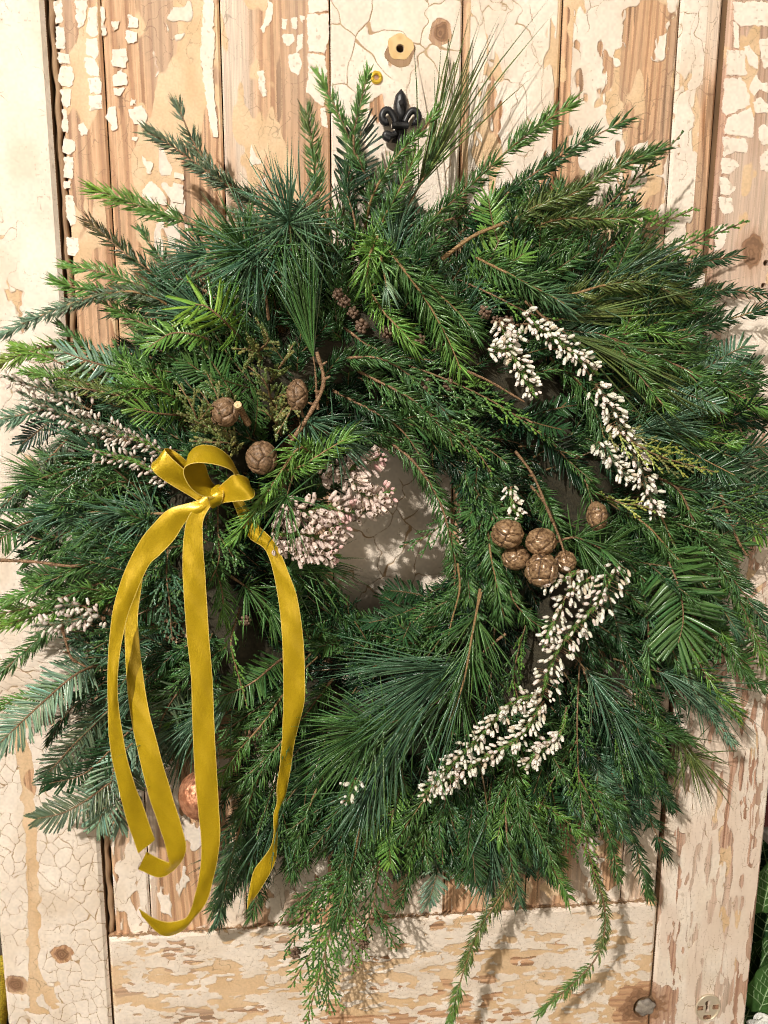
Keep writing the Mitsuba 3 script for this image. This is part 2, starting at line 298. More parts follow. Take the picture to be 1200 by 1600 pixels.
FL = """95,105 113,105 116,120 114,133 108,137 96,134 91,122|95,139 111,140 110,165 105,169 98,165|97,171 103,171 107,190 106,208 98,206|100,212 107,218 117,222 117,236 107,242 98,238|100,245 115,245 115,262 112,280 100,278|100,283 110,282 111,294 101,296|103,305 115,306 118,330 118,350 110,353 104,340|105,370 122,372 124,390 118,400 106,398|87,42 100,43 102,60 100,78 88,76|90,82 108,84 110,100 92,98|84,2 96,0 98,34 87,38
118,0 138,0 134,30 124,45 118,25|139,12 151,10 153,54 141,57 134,50|135,60 152,60 154,85 149,93 134,85|132,90 149,92 155,110 155,119 141,119 133,105|138,122 157,122 158,146 141,147|139,150 159,149 160,170 141,174
157,10 163,12 166,55 159,56|174,34 187,33 185,44 178,48|200,22 216,30 214,44 200,43|198,47 214,51 215,65 200,68 195,60|176,78 196,76 200,95 197,106 188,105 176,104|176,120 190,108 199,119 198,134 178,135|177,138 197,137 187,150 178,148|203,165 206,154 212,156 213,163|200,172 222,164 231,182 228,195 220,199 208,190|164,183 171,168 181,166 184,200 175,205 171,192|122,195 130,191 138,203 136,211 128,213|221,242 229,252 239,255 237,270 230,271|206,215 216,214 213,220 207,219|228,290 237,283 250,295 260,310 261,320 232,318 222,305|272,270 286,272 288,280 273,279|272,285 287,290 286,318 270,316
318,0 333,0 335,60 332,120 338,180 341,214 333,214 325,180 319,130 313,80
418,0 427,8 425,30 410,52 406,45 415,25|440,28 449,30 447,46 440,44|455,28 464,27 464,45 456,43|441,54 458,53 460,65 452,72 442,66|468,24 476,26 472,40|465,55 474,52 472,75 463,83|452,85 468,84 472,100 466,118 455,112 450,97|402,112 411,110 416,150 411,152 405,140|391,238 394,225 400,245 408,252 407,256 391,260|409,280 416,276 416,292 410,292|482,0 511,0 513,18 482,20|480,23 513,21 514,60 507,84 482,80|481,83 507,87 512,118 510,140 506,166 496,160 486,150 478,145 482,120|500,170 508,168 512,200 503,196
1136,78 1163,80 1165,118 1134,118|1132,123 1158,121 1166,132 1172,164 1135,181 1129,175|1136,185 1172,168 1178,190 1176,215 1131,210|1129,213 1165,218 1168,232 1165,240 1150,236 1130,245|1127,248 1140,247 1155,258 1140,272 1127,272|1124,276 1132,275 1149,295 1140,305 1125,304|1122,308 1143,310 1146,330 1132,337 1125,325|1118,360 1128,350 1137,360 1130,385 1115,395|1170,140 1180,117 1190,130 1199,128 1199,145 1186,140 1178,150|1176,160 1187,152 1195,160 1201,165 1201,175 1180,176|1185,200 1192,194 1201,200 1201,225 1192,227 1185,215|1187,245 1201,230 1201,270 1188,265|1145,3 1204,3 1204,41 1156,40 1146,30|1161,75 1170,70 1184,90 1184,108 1170,100|1146,34 1154,42 1154,76 1146,74|1186,62 1204,60 1204,100 1195,108 1188,92
1128,480 1160,470 1200,500 1200,560 1162,590 1150,540|1060,425 1150,430 1148,452 1050,450""".replace('\n', '|').split('|')
for s in FL:
    px = [tuple(map(float, a.split(','))) for a in s.split()]
    on_stile = np.mean([a for a, _ in px]) > 1115
    yb = 0.0 if on_stile else 0.009
    for k in (0,):
        add('paint_flake', plate(rough_poly(px, -yb), yb - rng.uniform(0.0004, 0.0009), 0.0016), 'flake_paint', door)
# the drilled hole's chipped rim
c = P(625, 76, -0.009)
def ring_plate(outer, inner_r, y, t):
    g = sg.Polygon(outer).buffer(0).difference(sg.Point(c[0], c[2]).buffer(inner_r))
    return plate(g, y, t)
an = np.linspace(0, 2 * np.pi, 30, endpoint=False)
def ochre_fn(p, n, uv): return mix((0.56, 0.36, 0.15), (0.66, 0.47, 0.24), noise(p.x * 200, p.z * 200))
scene['ochre_paint'] = princ(mikit.proc(ochre_fn), 0.6)
o = [(c[0] + 0.0135 * math.cos(a) * (1 + .1 * math.sin(3 * a + 1)), c[2] + 0.0015 + 0.0125 * math.sin(a) * (1 + .07 * math.sin(5 * a))) for a in an]
add('hole_rim', ring_plate(o, 0.0043, 0.0081, 0.0015), 'ochre_paint', door)
o = [(c[0] + 0.0155 * math.cos(a) * (1 + .12 * math.sin(4 * a)), c[2] - 0.003 + 0.0150 * math.sin(a)) for a in an]
add('hole_scar', ring_plate(o, 0.0046, 0.0085, 0.0010), 'raw_edge', door)
# dead knot with its dark socket beside the rail joint
q = P(1008, 1574, 0)
def grey_fn(p, n, uv): return mix((0.12, 0.10, 0.085), (0.34, 0.29, 0.24), fbm(p.x * 300, p.z * 300))
scene['grey_knot'] = princ(mikit.proc(grey_fn), 0.55)
m = trimesh.creation.icosphere(subdivisions=3); v = np.array(m.vertices)
add('dead_knot', (np.stack([v[:, 0] * 0.0135, v[:, 1] * 0.0045, v[:, 2] * 0.0125], 1) * (1 + .08 * np.sin(6 * np.arctan2(v[:, 2], v[:, 0]))[:, None]) + [q[0] + 0.002, 0.0035, q[2] - 0.003], np.array(m.faces)), 'grey_knot', door, smooth=True)

# keyhole plate
e = P(1105, 1573, 0)
kp = 'keyhole_plate'
def ell(rx, rz, dx=0, dz=0, n=40): return sg.Polygon([(e[0] + dx + rx * math.cos(a), e[2] + dz + rz * math.sin(a)) for a in np.linspace(0, 2 * np.pi, n, endpoint=False)])
keyh = ell(0.0042, 0.0042, 0, 0.0065).union(sg.Polygon([(e[0] - 0.0022, e[2] + 0.005), (e[0] + 0.0022, e[2] + 0.005), (e[0] + 0.0032, e[2] - 0.008), (e[0] - 0.0032, e[2] - 0.008)]))
pk = add(kp, plate(ell(0.0165, 0.0195).difference(keyh), -0.0016, 0.0016), 'old_nickel', door, label='oval metal keyhole plate with a dark keyhole')
pth = np.array([[e[0] + 0.0165 * math.cos(a), -0.0018, e[2] + 0.0195 * math.sin(a)] for a in np.linspace(0, 2 * np.pi, 49)])
add('rim', tube(pth, 0.0014, 8), 'old_nickel', pk, smooth=True)
for sx in (-1, 1):
    add('slot', plate(sg.box(e[0] + sx * 0.0112 - 0.0036, e[2] - 0.0022, e[0] + sx * 0.0112 + 0.0036, e[2] + 0.0026).buffer(0.0008), -0.0022, 0.0012), 'knot_wood', pk)
add('slot', plate(sg.box(e[0] - 0.0045, e[2] - 0.0165, e[0] + 0.0045, e[2] - 0.0125).buffer(0.0009), -0.0022, 0.0012), 'knot_wood', pk)

# brass eyelet
b = P(588, 121, -0.008)
def torus(cx, cy, cz, r, t, n=32): return tube(np.array([[cx + r * math.cos(a), cy, cz + r * math.sin(a)] for a in np.linspace(0, 2 * np.pi, n + 1)]), t, 10)
ey = thing('brass_eyelet', 'small round brass eyelet set in the cream paint, up and left of the iron hook', 'eyelet')
add('ring', torus(b[0], 0.0078, b[2], 0.0045, 0.0020), 'brass', ey, smooth=True)
m = trimesh.creation.cylinder(radius=0.0032, height=0.002, sections=24); m.apply_transform(trimesh.transformations.rotation_matrix(math.pi / 2, [1, 0, 0])); m.apply_translation([b[0], 0.0088, b[2]])
add('core', m, 'knot_wood', ey)

# ------------------------------------------------------------------ fleur-de-lis hook
hk = thing('iron_hook', 'black iron hook shaped like a lily flower, screwed to the door above the wreath', 'hook')
def swell(px, depth0, dmid, n=3, name='petal'):
    """a closed cushion over a pixel outline: flat back on the door, domed front"""
    g = rough_poly(px, -0.009, 0.0).buffer(0.0006).buffer(-0.0003)
    m = trimesh.creation.extrude_polygon(g, 0.001)
    m = m.subdivide().subdivide().subdivide() if n == 3 else m.subdivide().subdivide()
    v = np.array(m.vertices); bnd = g.exterior
    dd = np.array([bnd.distance(sg.Point(a[0], a[1])) for a in v])
    rr = max(dd.max(), 1e-6)
    dome = np.sqrt(np.clip(1 - (1 - np.clip(dd / rr, 0, 1)) ** 2, 0, 1))
    y = np.where(v[:, 2] > 0.0005, 0.009 - depth0 - dmid * dome, 0.009)
    add(name, (np.stack([v[:, 0], y, v[:, 1]], 1), np.array(m.faces)[:, ::-1]), 'iron', hk, smooth=50)
swell([(626, 141), (633, 150), (636, 165), (636, 178), (630, 193), (622, 193), (615, 178), (615, 165), (618, 150)], 0.003, 0.006)
def curl(px, r0, r1, name):
    p = np.array([P(x, y, 0.001) for x, y in px]); p = bspl(p, 26)
    add(name, tube(p, np.linspace(r0, r1, 26) , 10), 'iron', hk, smooth=True)
curl([(619, 192), (614, 180), (607, 172), (600, 174), (597, 183), (601, 191), (606, 190)], 0.0030, 0.0042, 'side_petal')
curl([(632, 192), (637, 181), (644, 173), (651, 175), (654, 184), (650, 192), (645, 190)], 0.0030, 0.0042, 'side_petal')
add('band', tube([P(613, 196, 0.003), P(638, 196, 0.003)], 0.0035, 12), 'iron', hk, smooth=40)
swell([(617, 198), (635, 198), (634, 210), (640, 222), (626, 226), (612, 222), (617, 210)], 0.003, 0.004, 2, 'foot')
curl([(620, 208), (612, 212), (604, 209), (602, 214), (610, 218)], 0.0034, 0.0036, 'side_petal')
add('screw', tube([P(626, 160, 0.0), P(626, 160, 0.0075)], 0.0022, 12), 'iron', hk, smooth=40)
add('prong', tube(bspl([P(626, 214, 0.004), P(627, 262, 0.006), P(628, 285, 0.02), P(628, 272, 0.04)], 20), 0.0042, 10), 'iron', hk, smooth=True)

# ------------------------------------------------------------------ foliage builders
def needle_mesh(base, direc, length, bend, w, tk, col, t=(0.0, 0.5, 1.0), prof=(0.7, 1.0, 0.0), under=None, upref=None):
    """n closed little blades of three sides; w, tk half width across and half thickness; bend displaces the tip"""
    n = len(base); direc = norm(direc)
    up = np.broadcast_to(np.array([0, -1, 0.0]) if upref is None else upref, (n, 3))
    side = np.cross(direc, up); bad = np.linalg.norm(side, axis=1) < 1e-3
    side[bad] = [1, 0, 0]; side = norm(side); upv = np.cross(side, direc)
    length = np.broadcast_to(length, (n,)); w = np.broadcast_to(w, (n,)); tk = np.broadcast_to(tk, (n,))
    V, C = [], []
    for s, q in zip(t[:-1], prof[:-1]):
        c = base + direc * (length * s)[:, None] + bend * s * s
        V += [c + side * (w * q)[:, None], c + upv * (tk * q)[:, None] * 0.6 + 0, c - side * (w * q)[:, None], c - upv * (tk * q)[:, None]][0:1] + [c - side * (w * q)[:, None] + upv * (tk * q * 0.3)[:, None], c - upv * (tk * q)[:, None]]
        V[-3] = V[-3] + upv * (tk * q * 0.3)[:, None]
        C += [col, col, col if under is None else np.broadcast_to(under, col.shape)]
    V.append(base + direc * length[:, None] + bend); C.append(col)
    k = len(V); V = np.stack(V, 1).reshape(-1, 3); C = np.stack(C, 1).reshape(-1, 3)
    f = []
    m = len(t) - 1
    for r in range(m - 1):
        a, b = 3 * r, 3 * (r + 1)
        for i in range(3):
            j = (i + 1) % 3
            f += [[a + i, a + j, b + j], [a + i, b + j, b + i]]
    a = 3 * (m - 1)
    for i in range(3): f.append([a + i, a + (i + 1) % 3, k - 1])
    f = (np.array(f)[None] + (np.arange(n) * k)[:, None, None]).reshape(-1, 3)
    return V, f, C
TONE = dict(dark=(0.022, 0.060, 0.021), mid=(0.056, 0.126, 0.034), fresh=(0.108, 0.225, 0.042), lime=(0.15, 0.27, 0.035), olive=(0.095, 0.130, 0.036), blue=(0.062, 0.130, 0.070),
            pale=(0.17, 0.27, 0.18), grey=(0.085, 0.118, 0.066), brown=(0.075, 0.055, 0.024), deep=(0.010, 0.030, 0.014), juniper=(0.16, 0.165, 0.055), yellow=(0.24, 0.28, 0.06))  # dark and deep also paint the shade of inner wreath layers
def tint(tone, n, spread=0.22):
    c = np.array(TONE[tone]) if isinstance(tone, str) else np.array(tone)
    k = np.exp(rng.normal(0, spread, (n, 1)))
    h = rng.normal(0, 0.10, (n, 1)) * [[1.0, 0.15, -0.5]]
    return np.clip(c * k * (1 + h), 0.004, 0.8)
def along(p, s):
    L = np.concatenate([[0], np.cumsum(np.linalg.norm(np.diff(p, axis=0), axis=1))])
    q = np.clip(s, 0, 1) * L[-1]
    return np.stack([np.interp(q, L, p[:, k]) for k in range(3)], 1), L[-1]
class Bag:
    def __init__(s): s.v, s.f, s.c, s.n = [], [], [], 0
    def put(s, m):
        v, f, c = m; s.v.append(v); s.f.append(f + s.n); s.c.append(c); s.n += len(v)
    def done(s): return (np.vstack(s.v), np.vstack(s.f)), np.vstack(s.c)
def stem_frames(p, s, ref):
    b, L = along(p, s)
    t, n, bb = frames(p, ref)
    idx = np.clip((s * (len(p) - 1)).round().astype(int), 0, len(p) - 1)
    return b, t[idx], n[idx], bb[idx], L
def spruce_needles(bag, p, ln, tone, ref, per=1500, spread=52, flat=0.55, tipfresh=None, start=0.03, wd=0.00078):
    L = np.linalg.norm(np.diff(p, axis=0), axis=1).sum()
    n = max(12, int(L * per)); s = np.sort(rng.uniform(start, 1.0, n))
    q_ = rng.uniform(0, 6, 2); keep = (np.sin(s * L * 55 + q_[0]) + np.sin(s * L * 131 + q_[1]) > -1.85 + 0.5 * rng.random(n)) | (s > .9)
    s = s[keep]; n = len(s)
    b, t, nn, bb, _ = stem_frames(p, s, ref)
    phi = rng.uniform(0, 2 * np.pi, n)
    phi = np.where(rng.random(n) < flat, np.where(rng.random(n) < 0.5, 0, np.pi) + rng.normal(0, 0.4, n), phi)
    radial = np.cos(phi)[:, None] * bb + np.sin(phi)[:, None] * nn
    a = np.radians(rng.normal(spread, 9, n)) * (1 - 0.45 * np.clip((s - 0.8) / 0.2, 0, 1))
    d = np.cos(a)[:, None] * t + np.sin(a)[:, None] * radial
    length = ln * rng.uniform(0.72, 1.12, n) * (1 - 0.35 * np.clip((s - 0.85) / 0.15, 0, 1) * rng.random(n)) * np.clip(0.75 + s * 2, 0, 1)
    bend = t * (length * 0.22)[:, None] - radial * (length * 0.10)[:, None]
    col = tint(tone, n)
    if tipfresh is not None:
        k = (np.clip((s - 0.35) / 0.65, 0, 1) ** 1.5)[:, None]
        col = col * (1 - k) + tint(tipfresh, n) * k
    bag.put(needle_mesh(b, d, length, bend, wd, wd * 0.9, col))
def fir_needles(bag, p, ln, tone, ref, per=780, under=None, wd=0.00095, rows=2, spread=62):
    L = np.linalg.norm(np.diff(p, axis=0), axis=1).sum()
    n = max(12, int(L * per)); s = np.linspace(0.03, 1.0, n) + rng.normal(0, 0.25 / n, n)
    s = np.clip(s, 0, 1)
    b, t, nn, bb, _ = stem_frames(p, s, ref)
    sgn = np.where(np.arange(n) % 2 == 0, 1.0, -1.0)
    up = rng.normal(0.12, 0.20, n)
    radial = sgn[:, None] * bb + up[:, None] * nn
    a = np.radians(rng.normal(spread, 7, n)) * (1 - 0.62 * np.clip((s - 0.72) / 0.28, 0, 1))
    d = np.cos(a)[:, None] * t + np.sin(a)[:, None] * norm(radial)
    length = ln * rng.uniform(0.8, 1.1, n) * (1 - 0.3 * np.clip((s - 0.8) / 0.2, 0, 1))
    bend = t * (length * 0.10)[:, None] + nn * (length * rng.normal(0, 0.08, n))[:, None]
    col = tint(tone, n, 0.16)
    bag.put(needle_mesh(b, d, length, bend, wd, wd * 0.45, col, t=(0, 0.35, 0.92, 1.0), prof=(0.6, 1.0, 0.85, 0.0), under=None if under is None else np.array(TONE[under]), upref=nn))
def pine_needles(bag, p, ln, tone, ref, tufts=((1.0, 60),), spread=38, droop=0.25, wd=0.00055):
    """bundles of long thin needles at places along the twig"""
    for s0, n in tufts:
        s = np.clip(s0 - np.abs(rng.normal(0, 0.05, n)), 0, 1)
        b, t, nn, bb, _ = stem_frames(p, s, ref)
        phi = rng.uniform(0, 2 * np.pi, n)
        radial = np.cos(phi)[:, None] * bb + np.sin(phi)[:, None] * nn * 0.8
        a = np.radians(np.abs(rng.normal(spread, spread * 0.5, n)))
        d = np.cos(a)[:, None] * t + np.sin(a)[:, None] * radial
        length = ln * rng.uniform(0.7, 1.08, n)
        bend = np.array([0, 0, -1.0]) * (length * droop * rng.uniform(0.2, 1.2, n))[:, None] + rng.normal(0, 1, (n, 3)) * (length * 0.07)[:, None]
        bag.put(needle_mesh(b, d, length, bend, wd, wd * 0.9, tint(tone, n), t=(0, 0.3, 0.65, 1.0), prof=(0.8, 1, 0.9, 0)))
def scale_chain(bag, p0, d0, L, curve, ref, col_tone, r=0.0009, step=0.0030):
    n = max(2, int(L / step)); s = (np.arange(n) + 0.0) / n
    pos = p0 + d0 * (s * L)[:, None] + curve * (s * s)[:, None]
    d = norm(d0 * L + 2 * curve * s[:, None])
    tap = (1 - 0.45 * s) * r
    bag.put(needle_mesh(pos, d, L / n * 1.45, np.zeros((n, 3)), tap * 1.15, tap * 0.8, tint(col_tone, n, 0.14), t=(0, 0.62, 1.0), prof=(0.55, 1.0, 0.0)))
def cypress_spray(bag, p, wid, tone, ref, tipfresh=None, gap=0.0075, sub=True, lift=0.12, r=0.0013):
    L = np.linalg.norm(np.diff(p, axis=0), axis=1).sum()
    n = max(6, int(L / gap)); s = np.linspace(0.06, 1.0, n)
    b, t, nn, bb, _ = stem_frames(p, s, ref)
    m = int(L / 0.003); sm = np.linspace(0, 1, m); bm, tm, _, _, _ = stem_frames(p, sm, ref)
    bag.put(needle_mesh(bm, tm, 0.0045, np.zeros((m, 3)), 0.0012 * (1.1 - 0.5 * sm), 0.0010, tint(tone, m, 0.14), t=(0, 0.62, 1.0), prof=(0.6, 1.0, 0.0)))
    for i in range(n):
        sg_ = 1 if i % 2 == 0 else -1
        ll = wid * (0.35 + 0.65 * math.sin(math.pi * min(1, 0.25 + s[i] * 0.62)) ) * rng.uniform(0.75, 1.1) * (1 - 0.72 * max(0, s[i] - 0.55) / 0.45)
        a = math.radians(rng.normal(40, 6) * (1 - 0.3 * s[i]))
        d = math.cos(a) * t[i] + math.sin(a) * (sg_ * bb[i] + nn[i] * rng.normal(lift, 0.18)); d /= np.linalg.norm(d)
        cur = t[i] * ll * 0.28 + np.array([0, 0, -1]) * ll * 0.05
        tn = tone if tipfresh is None or rng.random() > s[i] else tipfresh
        scale_chain(bag, b[i], d, ll, cur, ref, tn, r)
        if sub:
            k = int(ll / 0.0060)
            for j in range(1, k):
                q = j / k
                pos = b[i] + d * ll * q + cur * q * q
                dd = norm(d * ll + 2 * cur * q)
                sd = np.cross(dd, nn[i]); sd /= np.linalg.norm(sd)
                sg2 = 1 if j % 2 == 0 else -1
                l2 = ll * 0.36 * (1 - 0.75 * q) * rng.uniform(0.7, 1.2) + 0.0025
                aa = math.radians(rng.normal(38, 7))
                d2 = math.cos(aa) * dd + math.sin(aa) * (sg2 * sd + nn[i] * rng.normal(0.05, 0.15)); d2 /= np.linalg.norm(d2)
                scale_chain(bag, pos, d2, l2, dd * l2 * 0.15, ref, tn, r * 0.85)

wreath = thing('evergreen_wreath', 'large round wreath of fir, spruce, pine and cypress sprigs hanging on the old door', 'wreath')
CEN = np.array([612.0, 832.0])
def twig(paths, bark, kind, label=None):
    """paths: list of (points, r0, r1) joined into one twig mesh; returns its key"""
    parts = [tube(p, np.linspace(r0, r1, len(p)) * (1 + 0.12 * np.sin(np.arange(len(p)) * 1.9)), 5) for p, r0, r1 in paths]
    return add(kind, join(parts), bark, wreath, smooth=True, label=label)
def path3(px, d0, d1, dm=None, n=None, wob=0.0028, dip=0.0):
    k = len(px); s = np.linspace(0, 1, k)
    d = d0 + (d1 - d0) * s + (0 if dm is None else dm * np.sin(np.pi * s))
    d[0] -= dip
    q = np.array([P(x, y, dd) for (x, y), dd in zip(px, d)])
    L = np.linalg.norm(np.diff(q, axis=0), axis=1).sum()
    n = n or max(8, int(L / 0.006))
    p = bspl(q, n)
    ph = rng.uniform(0, 6, 3); wob = min(wob, .022 * L)
    p = p + wob * np.sin(np.linspace(0, 5, n)[:, None] + ph) * np.linspace(0, 1, n)[:, None]
    return p
def ref_dir(j=0.45):
    v = np.array([rng.normal(0, j), -1.0, rng.normal(0.15, j)]); return v / np.linalg.norm(v)
def side_twigs(p, n, frac, ang=38, s0=0.12, s1=0.7, ref=(0, -1, 0)):
    out = []
    t, nn, bb = frames(p, ref); L = np.linalg.norm(np.diff(p, axis=0), axis=1).sum()
    for i in range(n):
        s = s0 + (s1 - s0) * (i + rng.uniform(0.2, 0.8)) / n
        k = int(s * (len(p) - 1)); sg_ = 1 if i % 2 == 0 else -1
        a = math.radians(rng.normal(ang, 6)); ll = L * frac * (1 - 0.5 * s) * rng.uniform(0.8, 1.15)
        d = math.cos(a) * t[k] + math.sin(a) * (sg_ * bb[k] + nn[k] * rng.normal(0.05, 0.15)); d /= np.linalg.norm(d)
        q = np.linspace(0, 1, max(6, int(ll / 0.006)))[:, None]
        out.append(p[k] + d * ll * q + (t[k] * 0.22 * ll + np.array([0, 0, -0.06 * ll])) * q * q)
    return out
def sprig(kind, px, d0, d1, ln=19, tone='mid', tip=None, subs=0, frac=0.42, dm=None, bark='bark', label=None, ref=None, per=None, wid=30, spread=None, tufts=None, merge=False, droop=0.22, under=None, wd=None, flat=0.55, r0=0.0016, start=0.03, gap=None, ang=38):
    p = path3(px, d0, d1, dm, dip=0 if merge or start > .1 or kind == 'pine' else .035); ref = ref_dir() if ref is None else np.asarray(ref, float); bag = Bag(); ln_m = ln * MM
    ps = [p] + side_twigs(p, subs, frac, ref=ref, ang=ang)
    if kind == 'spruce':
        for i, q in enumerate(ps): spruce_needles(bag, q, 1.16 * ln_m * (1 if i == 0 else 0.92), tone, ref, per or 1500, spread or 52, flat, tip, start if i == 0 else 0.03, wd or 0.00078)
        name = 'spruce_sprig'
    elif kind == 'fir':
        for i, q in enumerate(ps): fir_needles(bag, q, ln_m * (1 if i == 0 else 0.9), tone, ref, per or 780, under, wd or 0.00110, spread=spread or 62)
        name = 'fir_sprig'
    elif kind == 'pine':
        for q in ps: pine_needles(bag, q, ln_m, tone, ref, tufts or ((1.0, 60), (0.75, 40), (0.5, 30)), spread or 38, droop, wd or 0.00068)
        name = 'pine_sprig'
    elif kind == 'cypress':
        for i, q in enumerate(ps): cypress_spray(bag, q, wid * MM * (1 if i == 0 else 0.7), tone, ref, tip, gap or 0.0075)
        name = 'cypress_sprig'; r0 = 0.0011
    elif kind == 'juniper':
        for i, q in enumerate(ps): cypress_spray(bag, q, wid * MM * (1 if i == 0 else 0.8), tone, ref, tip, gap or 0.0075, lift=0.0, r=0.0017)
        name = 'juniper_sprig'; r0 = 0.0013
    if merge:          # deep in the body only needles show
        for i, q in enumerate(ps):
            tv, tf = tube(q, np.linspace(r0 * (1 if i == 0 else 0.7), 0.0006, len(q)), 5)
            bag.put((tv, tf, np.tile([[0.13, 0.085, 0.04]], (len(tv), 1))))
        m, c = bag.done()
        return add(name, m, 'foliage', wreath, smooth=True, color=c)
    k = twig([(q, r0 * (1 if i == 0 else 0.7), 0.0006) for i, q in enumerate(ps)], bark, name, label)
    m, c = bag.done()
    add('needles' if kind in ('spruce', 'fir', 'pine') else 'scale_leaves', m, 'foliage', k, smooth=True, color=c)
    return k

# the bound ring that everything is tied to
def ring_mesh(rad_px, d, r, n=96):
    a = np.linspace(0, 2 * np.pi, n + 1)
    p = np.array([P(CEN[0] + rad_px * math.cos(t), CEN[1] + rad_px * math.sin(t), d) for t in a])
    return p
rp = ring_mesh(300, 0.045, 0)
v, f = tube(rp, 0.036, 18); v = v + 0.004 * np.sin(v * 260).prod(1, keepdims=True) + rng.normal(0, 0.0016, v.shape)
add('dark_base_ring', (v, f), 'gap_shade', wreath, smooth=True)

# ------------------------------------------------------------------ sprigs bound on the ring: first the filling ones
REACH = [(0, 650), (30, 670), (45, 690), (60, 650), (72, 570), (80, 510), (90, 530), (105, 540), (120, 500), (135, 505), (150, 545), (165, 600), (180, 615), (195, 590), (210, 560), (225, 530), (240, 590), (255, 570), (270, 545), (285, 580), (300, 620), (315, 620), (330, 550), (345, 585), (360, 640)]
def reach(deg): return np.interp(deg % 360, [a for a, _ in REACH], [b for _, b in REACH])
HOLE = np.array([612.0, 840.0])
def hole_r(deg): return np.interp(deg % 360, [0, 45, 90, 135, 180, 225, 270, 315, 360], [88, 95, 125, 120, 100, 120, 115, 85, 88])
ORN = np.array([300.0, 1243.0])
def filler(ang, r, turn, length, d0, d1, kind, tone, curve=0.0, subs=3):
    a = math.radians(ang)
    b = CEN + r * np.array([math.cos(a), -math.sin(a)])
    h = a + turn
    pts = [b]
    for k in range(1, 4):
        hh = h + curve * k / 3
        pts.append(pts[-1] + length / 3 * np.array([math.cos(hh), -math.sin(hh)]))
    if min(np.hypot(*(q - ORN)) for q in pts) < 85: return        # the copper ornament hangs here
    tip = pts[-1] - CEN
    lim = reach(math.degrees(math.atan2(-tip[1], tip[0]))) * 0.95
    rr = np.hypot(*tip)
    if rr > lim:
        sh = max(0.45, 1 - (rr - lim) / length)
        pts = [pts[0] + (q - pts[0]) * sh for q in pts]
    px = [tuple(q) for q in pts]
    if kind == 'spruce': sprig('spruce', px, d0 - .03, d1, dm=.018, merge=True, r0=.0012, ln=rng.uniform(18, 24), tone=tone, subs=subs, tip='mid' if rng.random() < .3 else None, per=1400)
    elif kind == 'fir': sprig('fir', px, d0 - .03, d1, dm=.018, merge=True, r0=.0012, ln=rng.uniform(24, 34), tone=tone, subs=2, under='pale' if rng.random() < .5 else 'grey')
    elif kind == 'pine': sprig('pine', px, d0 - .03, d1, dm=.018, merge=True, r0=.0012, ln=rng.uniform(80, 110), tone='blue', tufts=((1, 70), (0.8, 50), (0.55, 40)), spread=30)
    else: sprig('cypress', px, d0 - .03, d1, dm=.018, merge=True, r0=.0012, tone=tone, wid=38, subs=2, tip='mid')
KINDS = ['spruce', 'spruce', 'spruce', 'fir', 'spruce', 'cypress', 'spruce', 'pine']
i = 0
# under layers, close to the door; their shade is put into darker needle colours
for ang in np.arange(4, 360, 15):
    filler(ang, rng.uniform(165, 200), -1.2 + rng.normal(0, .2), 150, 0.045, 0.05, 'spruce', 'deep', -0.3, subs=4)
for ang in np.arange(0, 360, 5.6):
    a = ang + rng.uniform(-2, 2); r = rng.uniform(300, 350)
    filler(a, r, rng.normal(-0.10, 0.20), rng.uniform(190, 270), rng.uniform(0.05, 0.075), rng.uniform(0.022, 0.05), KINDS[i % 8] if KINDS[i % 8] != 'pine' else 'spruce', ['dark', 'deep', 'mid', 'dark'][i % 4], rng.normal(0, 0.25)); i += 1
# second outer layer, proud of the first
for ang in np.arange(2, 360, 5.0):
    a = ang + rng.uniform(-2.5, 2.5); r = rng.uniform(340, 400)
    filler(a, r, rng.normal(-0.08, 0.22), rng.uniform(170, 250), rng.uniform(0.08, 0.10), rng.uniform(0.045, 0.08), KINDS[(i * 5) % 8], ['mid', 'blue', 'dark', 'mid', 'fresh'][i % 5], rng.normal(0, 0.25)); i += 1
# fuller at the upper right and along the foot
for ang in (20, 25, 30, 35, 39, 43, 47, 51, 55, 59, 63, 67, 71, 258, 264, 276, 282, 288, 293, 298, 303, 308, 313, 320, 327):
    filler(ang + rng.uniform(-1.5, 1.5), rng.uniform(400, 450), rng.normal(-0.1, 0.12), rng.uniform(190, 230), rng.uniform(0.075, 0.095), rng.uniform(0.04, 0.07), ['spruce', 'spruce', 'cypress', 'spruce', 'fir'][i % 5], ['mid', 'dark', 'mid', 'blue'][i % 4], rng.normal(-0.05, 0.15), subs=4); i += 1
# middle layer
for ang in np.arange(0, 360, 6.5):
    a = ang + rng.uniform(-3, 3); r = rng.uniform(215, 290)
    filler(a, r, rng.normal(-0.2, 0.28), rng.uniform(170, 240), rng.uniform(0.075, 0.095), rng.uniform(0.06, 0.10), KINDS[(i * 3) % 8], ['mid', 'dark', 'dark', 'mid', 'dark'][i % 5], rng.normal(-0.1, 0.3)); i += 1
# inner edge round the hole, laid clockwise
for ang in np.arange(0, 360, 6.5):
    a = ang + rng.uniform(-3, 3); r = hole_r(a) + rng.uniform(40, 75)
    filler(a, r, -math.pi / 2 - rng.uniform(-0.05, 0.25), rng.uniform(100, 150), rng.uniform(0.055, 0.08), rng.uniform(0.06, 0.09), ['spruce', 'cypress', 'spruce', 'fir'][i % 4], ['dark', 'mid', 'deep'][i % 3], -0.5, subs=2); i += 1
# deep inner layer that closes the body, needles coloured darker for its shade
for ang in np.arange(0, 360, 10):
    a = ang + rng.uniform(-3, 3)
    filler(a, rng.uniform(200, 250), rng.normal(-0.6, 0.3), rng.uniform(150, 200), 0.05, rng.uniform(0.05, 0.07), 'spruce', ['deep', 'dark'][i % 2], 0.0); i += 1

